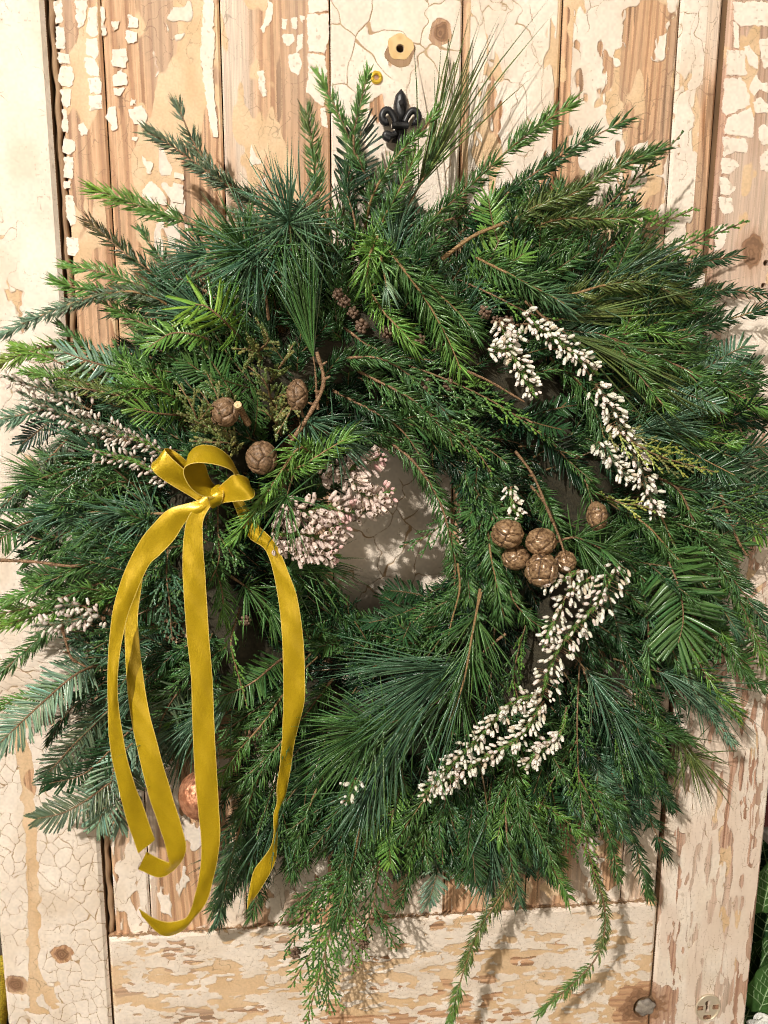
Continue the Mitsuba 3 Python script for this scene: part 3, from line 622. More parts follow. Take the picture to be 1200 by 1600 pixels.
for ang, l in ((50, 150), (40, 140), (30, 150), (62, 150), (75, 140), (20, 140), (10, 130), (0, 130), (-12, 130), (-25, 130), (-40, 140), (-60, 140), (-80, 140), (-100, 140), (-120, 140)):
    a = math.radians(ang); r = hole_r(ang) + 105
    filler(ang, r, -math.pi / 2 - 0.35, l, 0.085, 0.078, ['spruce', 'spruce', 'cypress'][i % 3], ['mid', 'dark', 'mid'][i % 3], -0.45, subs=3); i += 1
for ang in (238, 246, 252, 258, 265, 271, 277, 283, 289, 295, 301, 307, 313):
    filler(ang, rng.uniform(330, 370), rng.normal(0.03, .12), rng.uniform(200, 260), 0.06, 0.045, ['spruce', 'fir', 'spruce'][i % 3], ['mid', 'dark', 'mid'][i % 3], 0.0, subs=4); i += 1
# ------------------------------------------------------------------ then each sprig that can be made out
def S(kind, s, d0, d1, **k):
    return sprig(kind, [tuple(map(float, q.split(','))) for q in s.split()], d0, d1, **k)
# top left
S('spruce', '410,318 345,278 315,240 283,172', .075, .060, ln=20, tone='grey', label='dull grey-green spruce tip pointing up over the bare plank')
S('spruce', '400,318 345,282 290,246 230,210', .078, .062, ln=20, tone='grey')
S('spruce', '400,400 310,354 230,330 148,298', .085, .075, ln=23, tone='mid', tip='lime', label='bright green spruce tip, topmost on the left edge')
S('spruce', '320,500 240,428 190,392 143,350', .075, .06, ln=20, tone='dark', tip='brown', label='spruce tip with browned needles')
S('spruce', '320,510 285,450 250,400 225,362', .08, .065, ln=18, tone='dark', tip='mid')
S('spruce', '320,500 300,450 285,398', .075, .06, ln=17, tone='deep')
S('spruce', '330,520 240,462 170,430 100,410', .085, .07, ln=18, tone='mid', tip='fresh')
S('spruce', '300,500 210,462 150,452 90,440', .09, .078, ln=22, tone='mid', tip='fresh')
S('spruce', '300,500 225,458 165,458 110,477 55,502 -5,528', .095, .075, ln=17, tone='grey', tip='pale', bark='gold_bark', label='long pale spruce sprig reaching past the left stile')  # pale tip colour paints the strong light on its end
S('spruce', '260,570 180,568 130,540 90,513', .085, .07, ln=18, tone='mid')
S('spruce', '190,600 110,572 70,552 18,540', .085, .075, ln=18, tone='fresh', tip='lime')
S('spruce', '120,540 60,545 -8,566', .08, .07, ln=20, tone='fresh', tip='yellow')
S('fir', '240,578 180,572 100,552', .09, .08, ln=30, tone='pale', under='pale', label='silvery needles of a fir sprig turned underside out')
S('spruce', '260,640 200,622 130,600 42,576', .09, .08, ln=18, tone='olive', tip='fresh')
S('spruce', '280,640 220,628 150,610 98,598', .095, .09, ln=17, tone='olive')
S('spruce', '130,632 60,640 -6,656', .075, .06, ln=22, tone='blue', tip='pale')
S('fir', '170,630 110,642 30,690', .06, .05, ln=26, tone='deep')
S('spruce', '150,640 100,690 50,740 -5,806', .08, .065, ln=18, tone='grey', tip='blue')
S('spruce', '330,480 290,440 240,470 170,490', .08, .07, ln=18, tone='dark')
S('spruce', '340,560 280,530 220,500 150,470', .088, .08, ln=18, tone='mid', tip='fresh')
S('spruce', '400,520 350,480 290,440 250,430', .09, .085, ln=20, tone='dark')
# left
S('pine', '260,802 180,803 80,799', .10, .08, ln=85, tone='blue', tufts=((1, 40), (.78, 50), (.45, 55), (.18, 50)), spread=48, bark='gold_bark', label='pine sprig with tufts of long needles along a bare twig, left of the bow')
S('pine', '280,830 200,795 120,770 70,745', .085, .07, ln=75, tone='mid', tufts=((1, 50), (.8, 40), (.5, 40)), spread=26)
S('spruce', '200,770 120,745 60,750 15,775', .08, .065, ln=20, tone='mid', tip='fresh')
S('spruce', '150,720 110,720 60,755 20,800', .07, .055, ln=19, tone='mid')
S('fir', '130,855 60,842 -6,826', .08, .065, ln=32, tone='deep', under='dark')
S('fir', '120,800 50,815 -10,850', .075, .06, ln=28, tone='mid', under='grey')
S('spruce', '240,858 190,868 130,885 60,915 -5,938', .10, .08, ln=24, tone='mid', tip='fresh', bark='gold_bark', flat=.6)
S('spruce', '210,890 130,920 60,945 -8,965', .085, .07, ln=22, tone='mid', tip='lime')
S('spruce', '190,930 110,950 50,962 -8,985', .08, .065, ln=21, tone='fresh', tip='lime')
S('spruce', '180,940 110,966 70,990 30,1020 -3,1050', .08, .06, ln=22, tone='mid')
S('spruce', '200,1000 150,1040 80,1080 -5,1105', .07, .055, ln=21, tone='mid', tip='fresh')
S('fir', '150,1038 110,1060 50,1112 2,1160', .10, .085, ln=38, tone='pale', under='pale', per=900, label='pale silvery fir sprig jutting over the left stile')
S('fir', '200,1080 140,1140 100,1180 68,1212', .08, .06, ln=32, tone='grey', under='pale')
S('fir', '240,1110 180,1160 130,1210 80,1230', .085, .07, ln=34, tone='dark', under='pale')
S('fir', '240,1150 180,1215 110,1266 55,1283', .085, .065, ln=34, tone='grey', under='pale', per=850)
S('fir', '250,1130 190,1180 168,1235 150,1290', .09, .07, ln=38, tone='pale', under='pale', per=850, label='pale fir sprig hanging beside the foremost ribbon tail')
S('fir', '260,1150 215,1190 190,1240 190,1285', .08, .07, ln=34, tone='pale', under='pale')
S('spruce', '230,1040 160,1070 110,1110 80,1150', .075, .055, ln=22, tone='dark')
S('fir', '330,1040 280,1080 250,1130 240,1190', .09, .085, ln=36, tone='grey', under='pale')
# upper middle
S('spruce', '600,330 570,270 550,225 525,170 493,108', .075, .06, ln=18, tone='mid', tip='fresh')
S('spruce', '575,330 555,230 562,170 571,120', .08, .065, ln=17, tone='mid', tip='fresh')
S('spruce', '505,400 494,300 489,235 484,180', .085, .07, ln=21, tone='mid', tip='olive', )
S('fir', '530,360 545,290 560,240 568,203', .075, .05, ln=42, tone='deep', under='deep', per=560, wd=.0013, label='broad dark fir needles fanned out against the cream paint')
S('spruce', '570,360 585,300 620,245 652,212 682,172', .09, .075, ln=17, tone='mid', tip='fresh', bark='gold_bark')
S('spruce', '580,390 605,330 628,288 652,240', .095, .08, ln=22, tone='mid', tip='fresh', bark='gold_bark')
S('spruce', '550,420 555,350 545,300 548,250', .085, .07, ln=20, tone='dark')
S('pine', '610,350 640,312 655,292', .07, .06, ln=310, tone='olive', tufts=((1, 30),), spread=10, droop=-.02, wd=.0007, label='tuft of very long grassy pine needles standing up beside the hook')
S('pine', '620,360 650,300 662,270', .075, .06, ln=165, tone='mid', tufts=((1, 18),), spread=16, droop=0, wd=.0006)
S('spruce', '640,370 700,318 750,275 805,230 845,202 892,166', .09, .07, ln=23, tone='mid', tip='fresh', bark='gold_bark', flat=.55)
S('spruce', '690,390 760,330 840,270 905,225 978,182', .085, .06, ln=22, tone='dark', tip='mid')
S('spruce', '680,350 740,330 800,300 860,265', .08, .07, ln=21, tone='mid')
S('cypress', '860,420 930,342 985,290 1025,250 1062,206', .075, .05, wid=26, tone='mid')
S('spruce', '690,405 740,368 800,342 845,318 900,300 965,265 1034,238', .105, .075, ln=24, tone='olive', tip='mid', bark='gold_bark', start=.3, r0=.0022, label='long spruce sprig with a bare brown stem and a red-brown joint')
S('spruce', '800,372 865,345 940,340 1005,335', .10, .085, ln=22, tone='olive', tip='fresh', bark='gold_bark', flat=.6)
S('cypress', '840,460 930,400 1010,355 1088,324', .08, .055, wid=45, tone='mid', tip='fresh')
S('cypress', '900,470 980,425 1060,385 1165,350', .075, .05, wid=40, tone='mid', tip='fresh')
S('cypress', '820,430 900,370 960,330 1000,300', .07, .055, wid=40, tone='mid')
S('spruce', '930,460 1010,420 1080,408 1148,398', .07, .055, ln=20, tone='dark')
S('spruce', '850,470 910,456 950,447 1010,445 1068,462', .11, .095, ln=24, tone='olive', tip='olive', bark='gold_bark', flat=.6)
S('spruce', '1000,500 1080,470 1130,456 1205,462', .07, .06, ln=18, tone='dark')
S('spruce', '960,535 1040,522 1085,512 1130,500 1205,476', .085, .075, ln=22, tone='dark', bark='gold_bark')
S('pine', '800,510 860,500 905,492', .10, .09, ln=210, tone='olive', tufts=((1, 40), (.8, 14)), spread=15, droop=-.08, wd=.00085)
S('pine', '820,470 880,520 915,535', .11, .10, ln=225, tone='olive', tufts=((1, 38), (.75, 14)), spread=15, droop=.12, wd=.00085, label='fan of long straight pine needles spread over the right side')
S('spruce', '890,510 960,530 1050,565 1120,600 1205,650', .10, .085, ln=26, tone='mid', tip='fresh', flat=.6, subs=3, frac=.3)
S('spruce', '1000,560 1080,580 1150,590 1210,600', .08, .07, ln=22, tone='dark', tip='mid')
S('fir', '960,650 1050,665 1120,668 1205,655', .075, .07, ln=34, tone='deep', under='deep', subs=2)
S('fir', '970,690 1060,690 1130,710 1205,740', .08, .07, ln=34, tone='dark', under='dark', subs=2, bark='gold_bark')
S('fir', '1060,760 1110,780 1150,806 1205,830', .075, .065, ln=46, tone='fresh', under='dark', per=560, wd=.0011)
S('fir', '1080,720 1130,740 1210,765', .08, .07, ln=36, tone='grey', under='grey')
# centre
S('pine', '500,300 440,370 395,400', .10, .12, ln=110, tone='blue', tufts=((1, 70), (.65, 60), (.3, 50)), spread=60, droop=.1, label='big tuft of long blue-green pine needles high on the left side')
S('pine', '455,400 452,345', .11, .125, ln=100, tone='blue', tufts=((1, 80),), spread=65, droop=.02)
S('pine', '420,500 410,440 385,395', .10, .115, ln=95, tone='mid', tufts=((1, 80), (.5, 40)), spread=55, droop=.25)
S('pine', '395,420 320,400', .09, .09, ln=70, tone='blue', tufts=((1, 50), (.4, 50)), spread=40)
S('fir', '375,528 345,497 318,478 300,482', .12, .125, ln=46, tone='lime', under='fresh', per=620, wd=.0013, label='lime green fir tip with broad flat needles')
S('fir', '350,545 315,525 270,522 230,545', .105, .10, ln=28, tone='fresh', under='fresh')
S('fir', '300,650 250,645 212,640', .105, .11, ln=28, tone='fresh', under='fresh', per=520)
S('pine', '497,640 492,585 488,548', .11, .115, ln=150, tone='mid', tufts=((1, 90), (.9, 50)), spread=9, droop=-.02, wd=.0006)
S('spruce', '600,380 622,408 660,462 692,522 722,582', .125, .12, ln=34, tone='mid', tip='fresh', bark='gold_bark', flat=.85, per=1500, label='spruce sprig with a bright orange stem hanging down above the hole')
S('spruce', '650,420 680,455 712,485 742,515', .115, .11, ln=30, tone='mid', bark='gold_bark', flat=.8)
S('spruce', '590,370 578,400 570,440', .13, .125, ln=32, tone='fresh', tip='fresh', bark='gold_bark', flat=.6, label='curled fresh green spruce tip above the small dark cones')
S('spruce', '600,420 596,400 604,452', .125, .12, ln=30, tone='fresh', tip='pale', bark='gold_bark')
S('spruce', '580,460 610,500 645,540', .115, .11, ln=30, tone='fresh', bark='gold_bark', flat=.8)
S('spruce', '740,400 790,425 830,450 880,475', .12, .115, ln=34, tone='mid', tip='blue', bark='gold_bark', flat=.7)
S('cypress', '700,430 770,460 830,490 878,505', .105, .10, wid=30, tone='mid', tip='fresh')
S('cypress', '600,560 680,585 760,625 845,682', .11, .105, wid=45, tone='mid', tip='fresh')
S('cypress', '640,600 700,650 740,700 765,740', .10, .095, wid=42, tone='mid', tip='fresh')
S('cypress', '560,590 640,625 700,668 735,705', .10, .10, wid=40, tone='mid', tip='mid')
S('spruce', '560,580 620,610 660,640 700,690', .105, .10, ln=26, tone='mid', flat=.6)
S('spruce', '520,560 590,560 640,590 690,640', .11, .105, ln=24, tone='mid', tip='blue')
S('spruce', '520,610 580,640 620,670 660,720', .105, .10, ln=22, tone='dark', tip='mid')
S('spruce', '520,500 580,540 640,560 700,570', .10, .10, ln=22, tone='dark')
S('spruce', '590,680 640,715 680,770 702,830 714,900 700,992', .10, .085, ln=24, tone='mid', bark='bark', flat=.8, per=1100, label='long arching spruce sprig on the right rim of the hole')
S('fir', '830,540 900,560 945,630 985,705', .105, .10, ln=36, tone='dark', under='grey', per=700)
S('spruce', '860,560 905,600 930,650 955,720', .11, .105, ln=32, tone='mid', tip='blue', bark='gold_bark', flat=.8)
S('fir', '780,640 830,660 870,700 900,740', .09, .085, ln=36, tone='deep', under='dark')
S('cypress', '920,640 990,690 1040,715 1118,742', .13, .125, wid=40, tone='juniper', tip='yellow', label='yellow-green cypress spray beside the upper heather')
S('cypress', '930,770 970,785 1000,790 1022,800', .12, .125, wid=28, tone='yellow', tip='yellow', label='small yellow-green cypress tip over the lone cone')
S('spruce', '500,720 470,700 440,735 395,800 372,832', .135, .14, ln=26, tone='fresh', tip='fresh', bark='gold_bark', label='fresh green spruce tip crossing over the right ribbon tail')
S('spruce', '425,738 470,728 505,708 540,688', .135, .14, ln=26, tone='fresh', tip='fresh', bark='gold_bark', flat=.8)
S('pine', '480,700 455,750 446,778', .12, .13, ln=80, tone='mid', tufts=((1, 60),), spread=60, droop=.3)
S('pine', '470,640 480,660 520,680', .11, .115, ln=75, tone='blue', tufts=((1, 60), (.3, 40)), spread=45)
S('pine', '440,900 450,890 480,880', .095, .09, ln=95, tone='mid', tufts=((1, 60), (.3, 40)), spread=45, droop=.25)
S('spruce', '330,860 335,890 345,925 350,960', .11, .115, ln=26, tone='mid', tip='fresh')
S('cypress', '340,770 340,820 345,870 330,905', .135, .13, wid=50, tone='mid', tip='mid', subs=2)
S('cypress', '262,860 260,900 268,950 270,1000', .125, .12, wid=44, tone='blue', tip='blue', label='blue-green cypress spray hanging between the ribbon tails')
S('cypress', '375,950 362,1000 372,1050 383,1102', .12, .115, wid=20, tone='fresh', tip='fresh')
S('pine', '360,900 390,920 420,950', .09, .09, ln=70, tone='mid', tufts=((1, 40), (.4, 40)), spread=50)
for q in ('390,560 420,530 405,500', '420,600 440,570 455,540', '430,640 415,600 385,575', '440,680 425,650 410,640', '460,600 455,640 430,680', '410,560 390,545 368,545'):
    S('juniper', q, .115, .13, wid=30, tone='juniper', tip='olive', subs=1)
for q in ('330,690 300,640 275,600', '350,690 345,640 325,585', '345,700 335,650 310,610', '380,700 350,690 300,690', '360,720 350,700 330,690'):
    S('juniper', q, .115, .125, wid=34, tone='juniper', tip='olive', subs=1)
# right and lower right
S('spruce', '1010,740 1060,765 1095,835 1140,900 1200,985', .095, .085, ln=28, tone='mid', tip='blue', flat=.8, bark='bark', per=1500)
S('spruce', '1000,750 1030,800 1060,860 1100,915 1150,990', .10, .095, ln=28, tone='mid', tip='blue', flat=.8, bark='gold_bark', per=1500)
S('spruce', '960,790 1010,820 1050,865 1090,905', .105, .10, ln=26, tone='mid', flat=.8, bark='gold_bark')
S('spruce', '1040,800 1110,870 1165,960 1205,1045', .085, .075, ln=26, tone='mid', tip='fresh', flat=.7)
S('fir', '1030,850 1055,905 1068,960 1062,1000', .11, .115, ln=62, tone='mid', under='mid', per=460, wd=.0020, spread=70, label='glossy fir tip with broad comb-like needles, right of the heather')
S('spruce', '1000,900 1010,960 1015,1000 1018,1060', .105, .095, ln=24, tone='blue', tip='fresh', flat=.7)
S('spruce', '1010,920 1040,990 1060,1040 1088,1095', .10, .09, ln=24, tone='mid', tip='pale', flat=.7, bark='gold_bark')
S('spruce', '1060,960 1090,1030 1115,1070 1150,1112', .09, .08, ln=26, tone='fresh', tip='lime', label='vivid green spruce tip low on the right edge')
S('spruce', '1050,1000 1090,1080 1115,1120 1142,1162', .085, .075, ln=20, tone='blue', tip='pale')
S('spruce', '1100,940 1140,1010 1165,1050 1205,1075', .08, .07, ln=22, tone='mid', tip='mid')
S('fir', '1080,960 1130,1010 1170,1040', .08, .07, ln=40, tone='mid', under='mid')
S('spruce', '970,1030 1000,1080 1020,1110 1032,1155', .095, .085, ln=20, tone='mid', tip='fresh')
S('pine', '1030,1100 1060,1150 1080,1180', .06, .05, ln=95, tone='olive', tufts=((1, 45), (.6, 25)), spread=35, droop=.2)
S('spruce', '920,1030 970,1110 1010,1190 1055,1262', .085, .06, ln=26, tone='deep', tip='dark')
S('spruce', '900,1020 930,1090 960,1150 990,1230', .09, .08, ln=26, tone='deep', subs=2, frac=.35)
S('spruce', '930,1080 985,1200 1010,1270 1038,1338', .075, .05, ln=26, tone='dark', flat=.7)
S('spruce', '950,1160 975,1240 990,1310 1012,1402', .08, .055, ln=24, tone='deep', tip='mid')
S('spruce', '960,1180 965,1260 955,1320 968,1378', .075, .055, ln=22, tone='mid')
S('cypress', '905,1040 902,1120 905,1200 915,1300 932,1392', .11, .08, wid=38, tone='mid', tip='fresh', subs=2, frac=.3, label='long hanging cypress spray below the heather')
S('spruce', '910,1320 930,1370 945,1430 935,1490 900,1535 843,1590', .075, .095, ln=17, tone='olive', tip='fresh', bark='bark', label='longest spruce strand, curving down to the left below the wreath')
S('spruce', '800,1300 798,1370 775,1410 745,1455 722,1520 705,1597', .085, .085, ln=19, tone='olive', tip='fresh', bark='gold_bark', flat=.7, label='spruce strand hanging down over the bottom rail, first from the middle')
S('spruce', '790,1220 792,1290 800,1350 808,1412', .10, .08, ln=23, tone='mid', tip='blue', flat=.6)
S('spruce', '815,1230 835,1290 855,1340 884,1404', .10, .08, ln=23, tone='mid', tip='fresh', bark='gold_bark', flat=.6)
S('spruce', '850,1250 855,1310 850,1360 865,1380', .085, .07, ln=22, tone='dark')
S('spruce', '770,1200 760,1280 740,1340 735,1365', .09, .075, ln=24, tone='mid', tip='fresh')
S('fir', '720,1250 700,1310 680,1370 668,1412', .065, .05, ln=32, tone='pale', under='pale', label='pale fir tip hanging at the foot of the wreath')
S('fir', '760,1270 735,1320 722,1376', .065, .05, ln=32, tone='pale', under='pale')
S('spruce', '690,1260 660,1330 640,1370 622,1415', .07, .05, ln=22, tone='mid')
S('spruce', '720,1200 700,1260 660,1300 640,1350', .085, .07, ln=24, tone='mid', tip='fresh')
S('cypress', '580,1270 560,1330 530,1400 510,1470 492,1540 478,1602', .095, .07, wid=60, tone='mid', tip='fresh', subs=4, frac=.34, ang=26, label='large cypress spray hanging lowest, over the bottom rail')
S('cypress', '600,1290 590,1360 580,1430 560,1500', .09, .065, wid=48, tone='mid', tip='mid', subs=2)
S('cypress', '560,1300 520,1370 480,1430 448,1500', .085, .06, wid=40, tone='mid', subs=1)
S('spruce', '560,1240 560,1310 540,1380 520,1440', .10, .085, ln=26, tone='mid', tip='mid', bark='gold_bark')
S('spruce', '470,1090 420,1180 385,1270 362,1350 338,1440', .105, .08, ln=30, tone='mid', tip='blue', bark='gold_bark', flat=.6)
S('spruce', '520,1060 460,1140 400,1200 345,1235', .11, .105, ln=28, tone='mid', bark='bark', flat=.7)
S('spruce', '460,1060 410,1130 375,1170 345,1215', .115, .11, ln=26, tone='mid', tip='fresh', bark='gold_bark', flat=.7)
S('spruce', '470,1200 440,1270 410,1350 390,1430', .09, .065, ln=26, tone='dark', tip='mid')
S('spruce', '520,1180 490,1240 470,1300 460,1370', .10, .08, ln=26, tone='mid', bark='gold_bark')
S('fir', '440,1030 400,1060 345,1090', .11, .105, ln=34, tone='mid', under='grey')
S('spruce', '430,1250 400,1330 370,1380 330,1420', .08, .06, ln=24, tone='mid')
# lower centre
S('pine', '710,1080 640,1120 572,1140', .11, .12, ln=135, tone='mid', tufts=((1, 80), (.85, 50), (.5, 50)), spread=42, droop=.18, label='spreading tuft of long pine needles below the hole')
S('pine', '790,990 740,1030 700,1045', .115, .12, ln=190, tone='blue', tufts=((1, 80), (.7, 60)), spread=26, droop=.3)
S('pine', '750,920 738,1000 715,1080', .12, .12, ln=100, tone='mid', tufts=((1, 40), (.6, 50), (.3, 50)), spread=42, bark='gold_bark')
S('spruce', '760,800 765,860 775,900 790,960', .105, .105, ln=30, tone='mid', flat=.8, bark='gold_bark')
S('cypress', '760,760 770,820 780,860 790,880', .10, .10, wid=40, tone='mid')
S('cypress', '830,950 815,1000 805,1060 812,1110', .105, .10, wid=40, tone='mid', tip='fresh')
S('cypress', '720,790 690,820 660,840 628,850', .075, .07, wid=38, tone='mid')
S('spruce', '760,880 720,930 660,960 620,1000', .09, .085, ln=24, tone='mid')
S('fir', '700,1020 660,980 630,950 605,935', .07, .065, ln=30, tone='dark', under='dark')
S('spruce', '640,1040 590,1000 545,980 510,960', .075, .07, ln=26, tone='dark')
S('spruce', '720,1170 680,1230 650,1270 620,1310', .105, .095, ln=26, tone='mid', bark='gold_bark')
S('pine', '860,850 900,840 945,858', .12, .125, ln=80, tone='mid', tufts=((1, 50), (.5, 40)), spread=55, droop=.2)
S('spruce', '800,880 800,930 825,960 860,990', .105, .105, ln=26, tone='mid')
S('spruce', '830,760 860,800 880,850 890,890', .105, .11, ln=30, tone='mid', flat=.7)
S('spruce', '900,720 925,780 930,830 920,870', .10, .105, ln=26, tone='mid')
# bare twigs
def bare(s, d0, d1, r0, r1, bark='bark', label=None, knobs=0):
    p = path3([tuple(map(float, q.split(','))) for q in s.split()], d0, d1)
    r0, r1 = r0 * .75, r1 * .75
    parts = [tube(p, np.linspace(r0, r1, len(p)) * (1 + .15 * np.sin(np.arange(len(p)) * 1.7)), 7)]
    for i in range(knobs):
        k = int((i + .5) / knobs * (len(p) - 2)) + 1
        dv = np.array([rng.choice([-1, 1]) * rng.uniform(.5, 1), -rng.uniform(.2, 1), rng.uniform(.2, 1)]); dv /= np.linalg.norm(dv)
        parts.append(tube(np.array([p[k], p[k] + dv * .004, p[k] + dv * .0075]), np.array([r0 * .7, r0 * .8, r0 * .45]), 6))
    add('bare_twig', join(parts), bark, wreath, smooth=True, label=label)
bare('495,550 506,600 482,655 450,695', .125, .13, .0024, .0034, label='knobbly bare brown twig right of the olive juniper', knobs=7)
bare('805,705 832,742 856,795 880,850 897,925', .125, .14, .0020, .0013, 'bark', label='bare twig arching down past the cluster of cones', knobs=3)
bare('-10,875 55,877 105,887 130,885', .10, .095, .0024, .0020)
bare('95,975 103,1005 112,1028 135,1042', .105, .11, .0020, .0016, knobs=3)
bare('730,580 770,598 820,630', .12, .115, .0018, .0014)
bare('1125,770 1148,830 1165,868', .09, .09, .0022, .0016, knobs=3)
bare('752,925 738,990 722,1060 704,1122', .135, .13, .0016, .0011, 'gold_bark')
bare('715,880 718,930 700,990', .105, .10, .0016, .0011, 'gold_bark')


# ------------------------------------------------------------------ the satin bow
bow = thing('ribbon_bow', 'golden yellow satin ribbon bow with four long trailing tails, left of the hole', 'ribbon bow')
def band(rows, name, n=60, w=9, crown=0.0012, wrinkle=0.0012, label=None, seed=1):
    """rows: left pixel x,y, right pixel x,y, depth left, depth right; a thin closed strip with wired edges"""
    r = np.array(rows, float)
    A = np.array([P(a[0], a[1], a[4]) for a in r]); B = np.array([P(a[2], a[3], a[5]) for a in r])
    q = bspl(np.hstack([A, B]), n)
    A, B = q[:, :3], q[:, 3:]
    s = np.linspace(0, 1, w)
    g = A[:, None] * (1 - s)[None, :, None] + B[:, None] * s[None, :, None]
    du = np.gradient(g, axis=0); dv = np.gradient(g, axis=1)
    nn = norm(np.cross(du, dv))
    ii, jj = np.meshgrid(np.arange(n), np.linspace(-1, 1, w), indexing='ij')
    L = np.concatenate([[0], np.cumsum(np.linalg.norm(np.diff(g[:, w // 2], axis=0), axis=1))])
    z = L[:, None] * 1000
    off = crown * (1 - jj ** 2) + wrinkle * (np.sin(z / 17 + 2.1 * jj + seed) * 0.8 + np.sin(z / 6.3 - 3 * jj + 2.3 * seed) * 0.30 + np.sin(z / 41 + seed * 1.7) * 1.2)
    g = g + nn * off[..., None]
    th = 0.00022
    f0 = (g + nn * th).reshape(-1, 3); f1 = (g - nn * th).reshape(-1, 3); m = n * w
    i, j = np.meshgrid(np.arange(n - 1), np.arange(w - 1), indexing='ij')
    a = i * w + j
    qd = np.stack([a, a + 1, a + w + 1, a + w], -1).reshape(-1, 4)
    F_ = [qd[:, [0, 1, 2]], qd[:, [0, 2, 3]], qd[:, [0, 2, 1]] + m, qd[:, [0, 3, 2]] + m]
    k = add(name, (np.vstack([f0, f1]), np.vstack(F_)), 'satin', bow, smooth=True, label=label)
    # woven edges with their wires
    for e in (0, -1):
        add('edge_wire', tube(g[:, e], 0.00042, 6), 'selvage', k, smooth=True)
    return k
def R_(*rows): return [r if len(r) == 6 else (*r, r[4]) for r in rows]
tail = 'tail'
band(R_((208, 905, 222, 905, .110), (197, 960, 215, 960, .112), (195, 1000, 217, 1000, .115), (198, 1060, 223, 1055, .118), (204, 1110, 232, 1108, .12), (211, 1150, 243, 1148, .122), (221, 1195, 255, 1195, .123), (234, 1245, 270, 1248, .122), (248, 1290, 286, 1300, .12), (256, 1318, 290, 1325, .116, .118),
        (262, 1340, 284, 1346, .112, .112), (263, 1348, 268, 1364, .104, .100), (247, 1340, 248, 1371, .098, .094), (229, 1331, 216, 1357, .10, .10)), tail, 110, seed=2.2, label='ribbon tail with a short curled end, behind the foremost left tail')
band(R_((330, 776, 322, 794, .150), (300, 785, 318, 800, .152), (265, 795, 292, 813, .150), (241, 818, 272, 843, .148), (222, 841, 250, 866, .147), (205, 871, 232, 884, .146), (189, 908, 212, 928, .145), (177, 952, 199, 962, .144), (171, 1000, 190, 1002, .143), (168, 1050, 184, 1050, .142), (169, 1100, 184, 1095, .140), (171, 1145, 191, 1142, .137), (176, 1185, 199, 1182, .133), (186, 1232, 212, 1230, .128), (196, 1272, 226, 1268, .122), (206, 1305, 236, 1297, .118), (216, 1335, 242, 1312, .115)), tail, 120, seed=.4, label='foremost left ribbon tail, cut straight at its end')
band(R_((322, 770, 345, 775, .150), (306, 792, 328, 792, .154), (293, 811, 317, 815, .154), (287, 845, 317, 848, .152), (286, 890, 320, 892, .150), (288, 925, 322, 925, .149), (293, 1000, 327, 1000, .147), (299, 1060, 331, 1055, .146), (301, 1130, 334, 1125, .145), (304, 1200, 338, 1200, .142), (309, 1250, 341, 1250, .140), (314, 1300, 344, 1300, .136), (315, 1335, 340, 1340, .132), (311, 1372, 333, 1373, .126), (304, 1402, 325, 1403, .12), (299, 1422, 313, 1424, .114, .112), (294, 1434, 302, 1437, .108, .104), (283, 1440, 286, 1456, .104, .098), (262, 1442, 262, 1465, .102, .098), (240, 1434, 243, 1455, .105, .102), (217, 1420, 222, 1430, .11, .108)), tail, 130, seed=3.1, label='middle ribbon tail, the longest, curling up at its end')
band(R_((360, 775, 372, 768, .13), (375, 812, 392, 802, .132), (390, 841, 406, 824, .134), (411, 855, 428, 847, .135), (421, 872, 441, 872, .135), (429, 902, 451, 897, .135), (436, 942, 462, 926, .134), (440, 980, 469, 962, .134), (442, 1010, 474, 1005, .133), (443, 1060, 476, 1055, .131), (443, 1105, 475, 1095, .129), (441, 1150, 463, 1148, .126, .121), (438, 1190, 456, 1190, .122, .116), (435, 1232, 448, 1236, .118, .110), (435, 1256, 441, 1256, .114, .108), (430, 1271, 437, 1267, .111, .107), (428, 1285, 436, 1284, .110, .104), (427, 1303, 434, 1308, .108, .101), (423, 1322, 431, 1336, .105, .098), (410, 1342, 421, 1363, .10, .096), (396, 1362, 405, 1390, .098, .094), (389, 1393, 393, 1408, .096, .094), (385, 1417, 386, 1420, .095, .094)), tail, 130, seed=5.3, label='right ribbon tail, narrow and twisted, pointed at its end')
band(R_((318, 790, 334, 776, .148), (306, 781, 320, 764, .152), (281, 766, 302, 748, .158), (258, 752, 288, 734, .163), (243, 740, 270, 718, .166), (237, 730, 257, 703, .163), (246, 722, 266, 702, .150), (268, 732, 283, 713, .146), (292, 750, 305, 735, .142), (318, 772, 330, 760, .14)), 'loop', 70, seed=1.1, label='left loop of the bow')
band(R_((350, 773, 350, 766, .158, .142), (320, 773, 338, 757, .168, .140), (301, 763, 329, 744, .176, .140), (290, 748, 323, 726, .180, .142), (288, 735, 310, 712, .181, .146), (294, 728, 302, 706, .182, .152), (308, 724, 316, 697, .183, .158), (328, 725, 338, 699, .182, .156), (350, 732, 357, 713, .178, .152), (364, 741, 368, 730, .170, .146), (364, 755, 374, 748, .156, .138), (345, 772, 350, 766, .146, .136)), 'loop', 90, seed=4.0, label='upright middle loop of the bow, open towards the viewer')
band(R_((338, 766, 348, 785, .150), (345, 759, 356, 783, .158), (355, 750, 372, 782, .165), (366, 742, 390, 780, .168), (380, 745, 397, 774, .160, .163), (386, 753, 394, 764, .148), (370, 762, 372, 772, .14), (345, 770, 347, 778, .138)), 'loop', 60, seed=2.7, label='small right loop of the bow')
band(R_((331, 764, 347, 760, .150), (328, 774, 349, 770, .1585), (327, 782, 347, 780, .1585), (329, 790, 343, 789, .150)), 'knot_wrap', 24, crown=.0004, seed=.9)


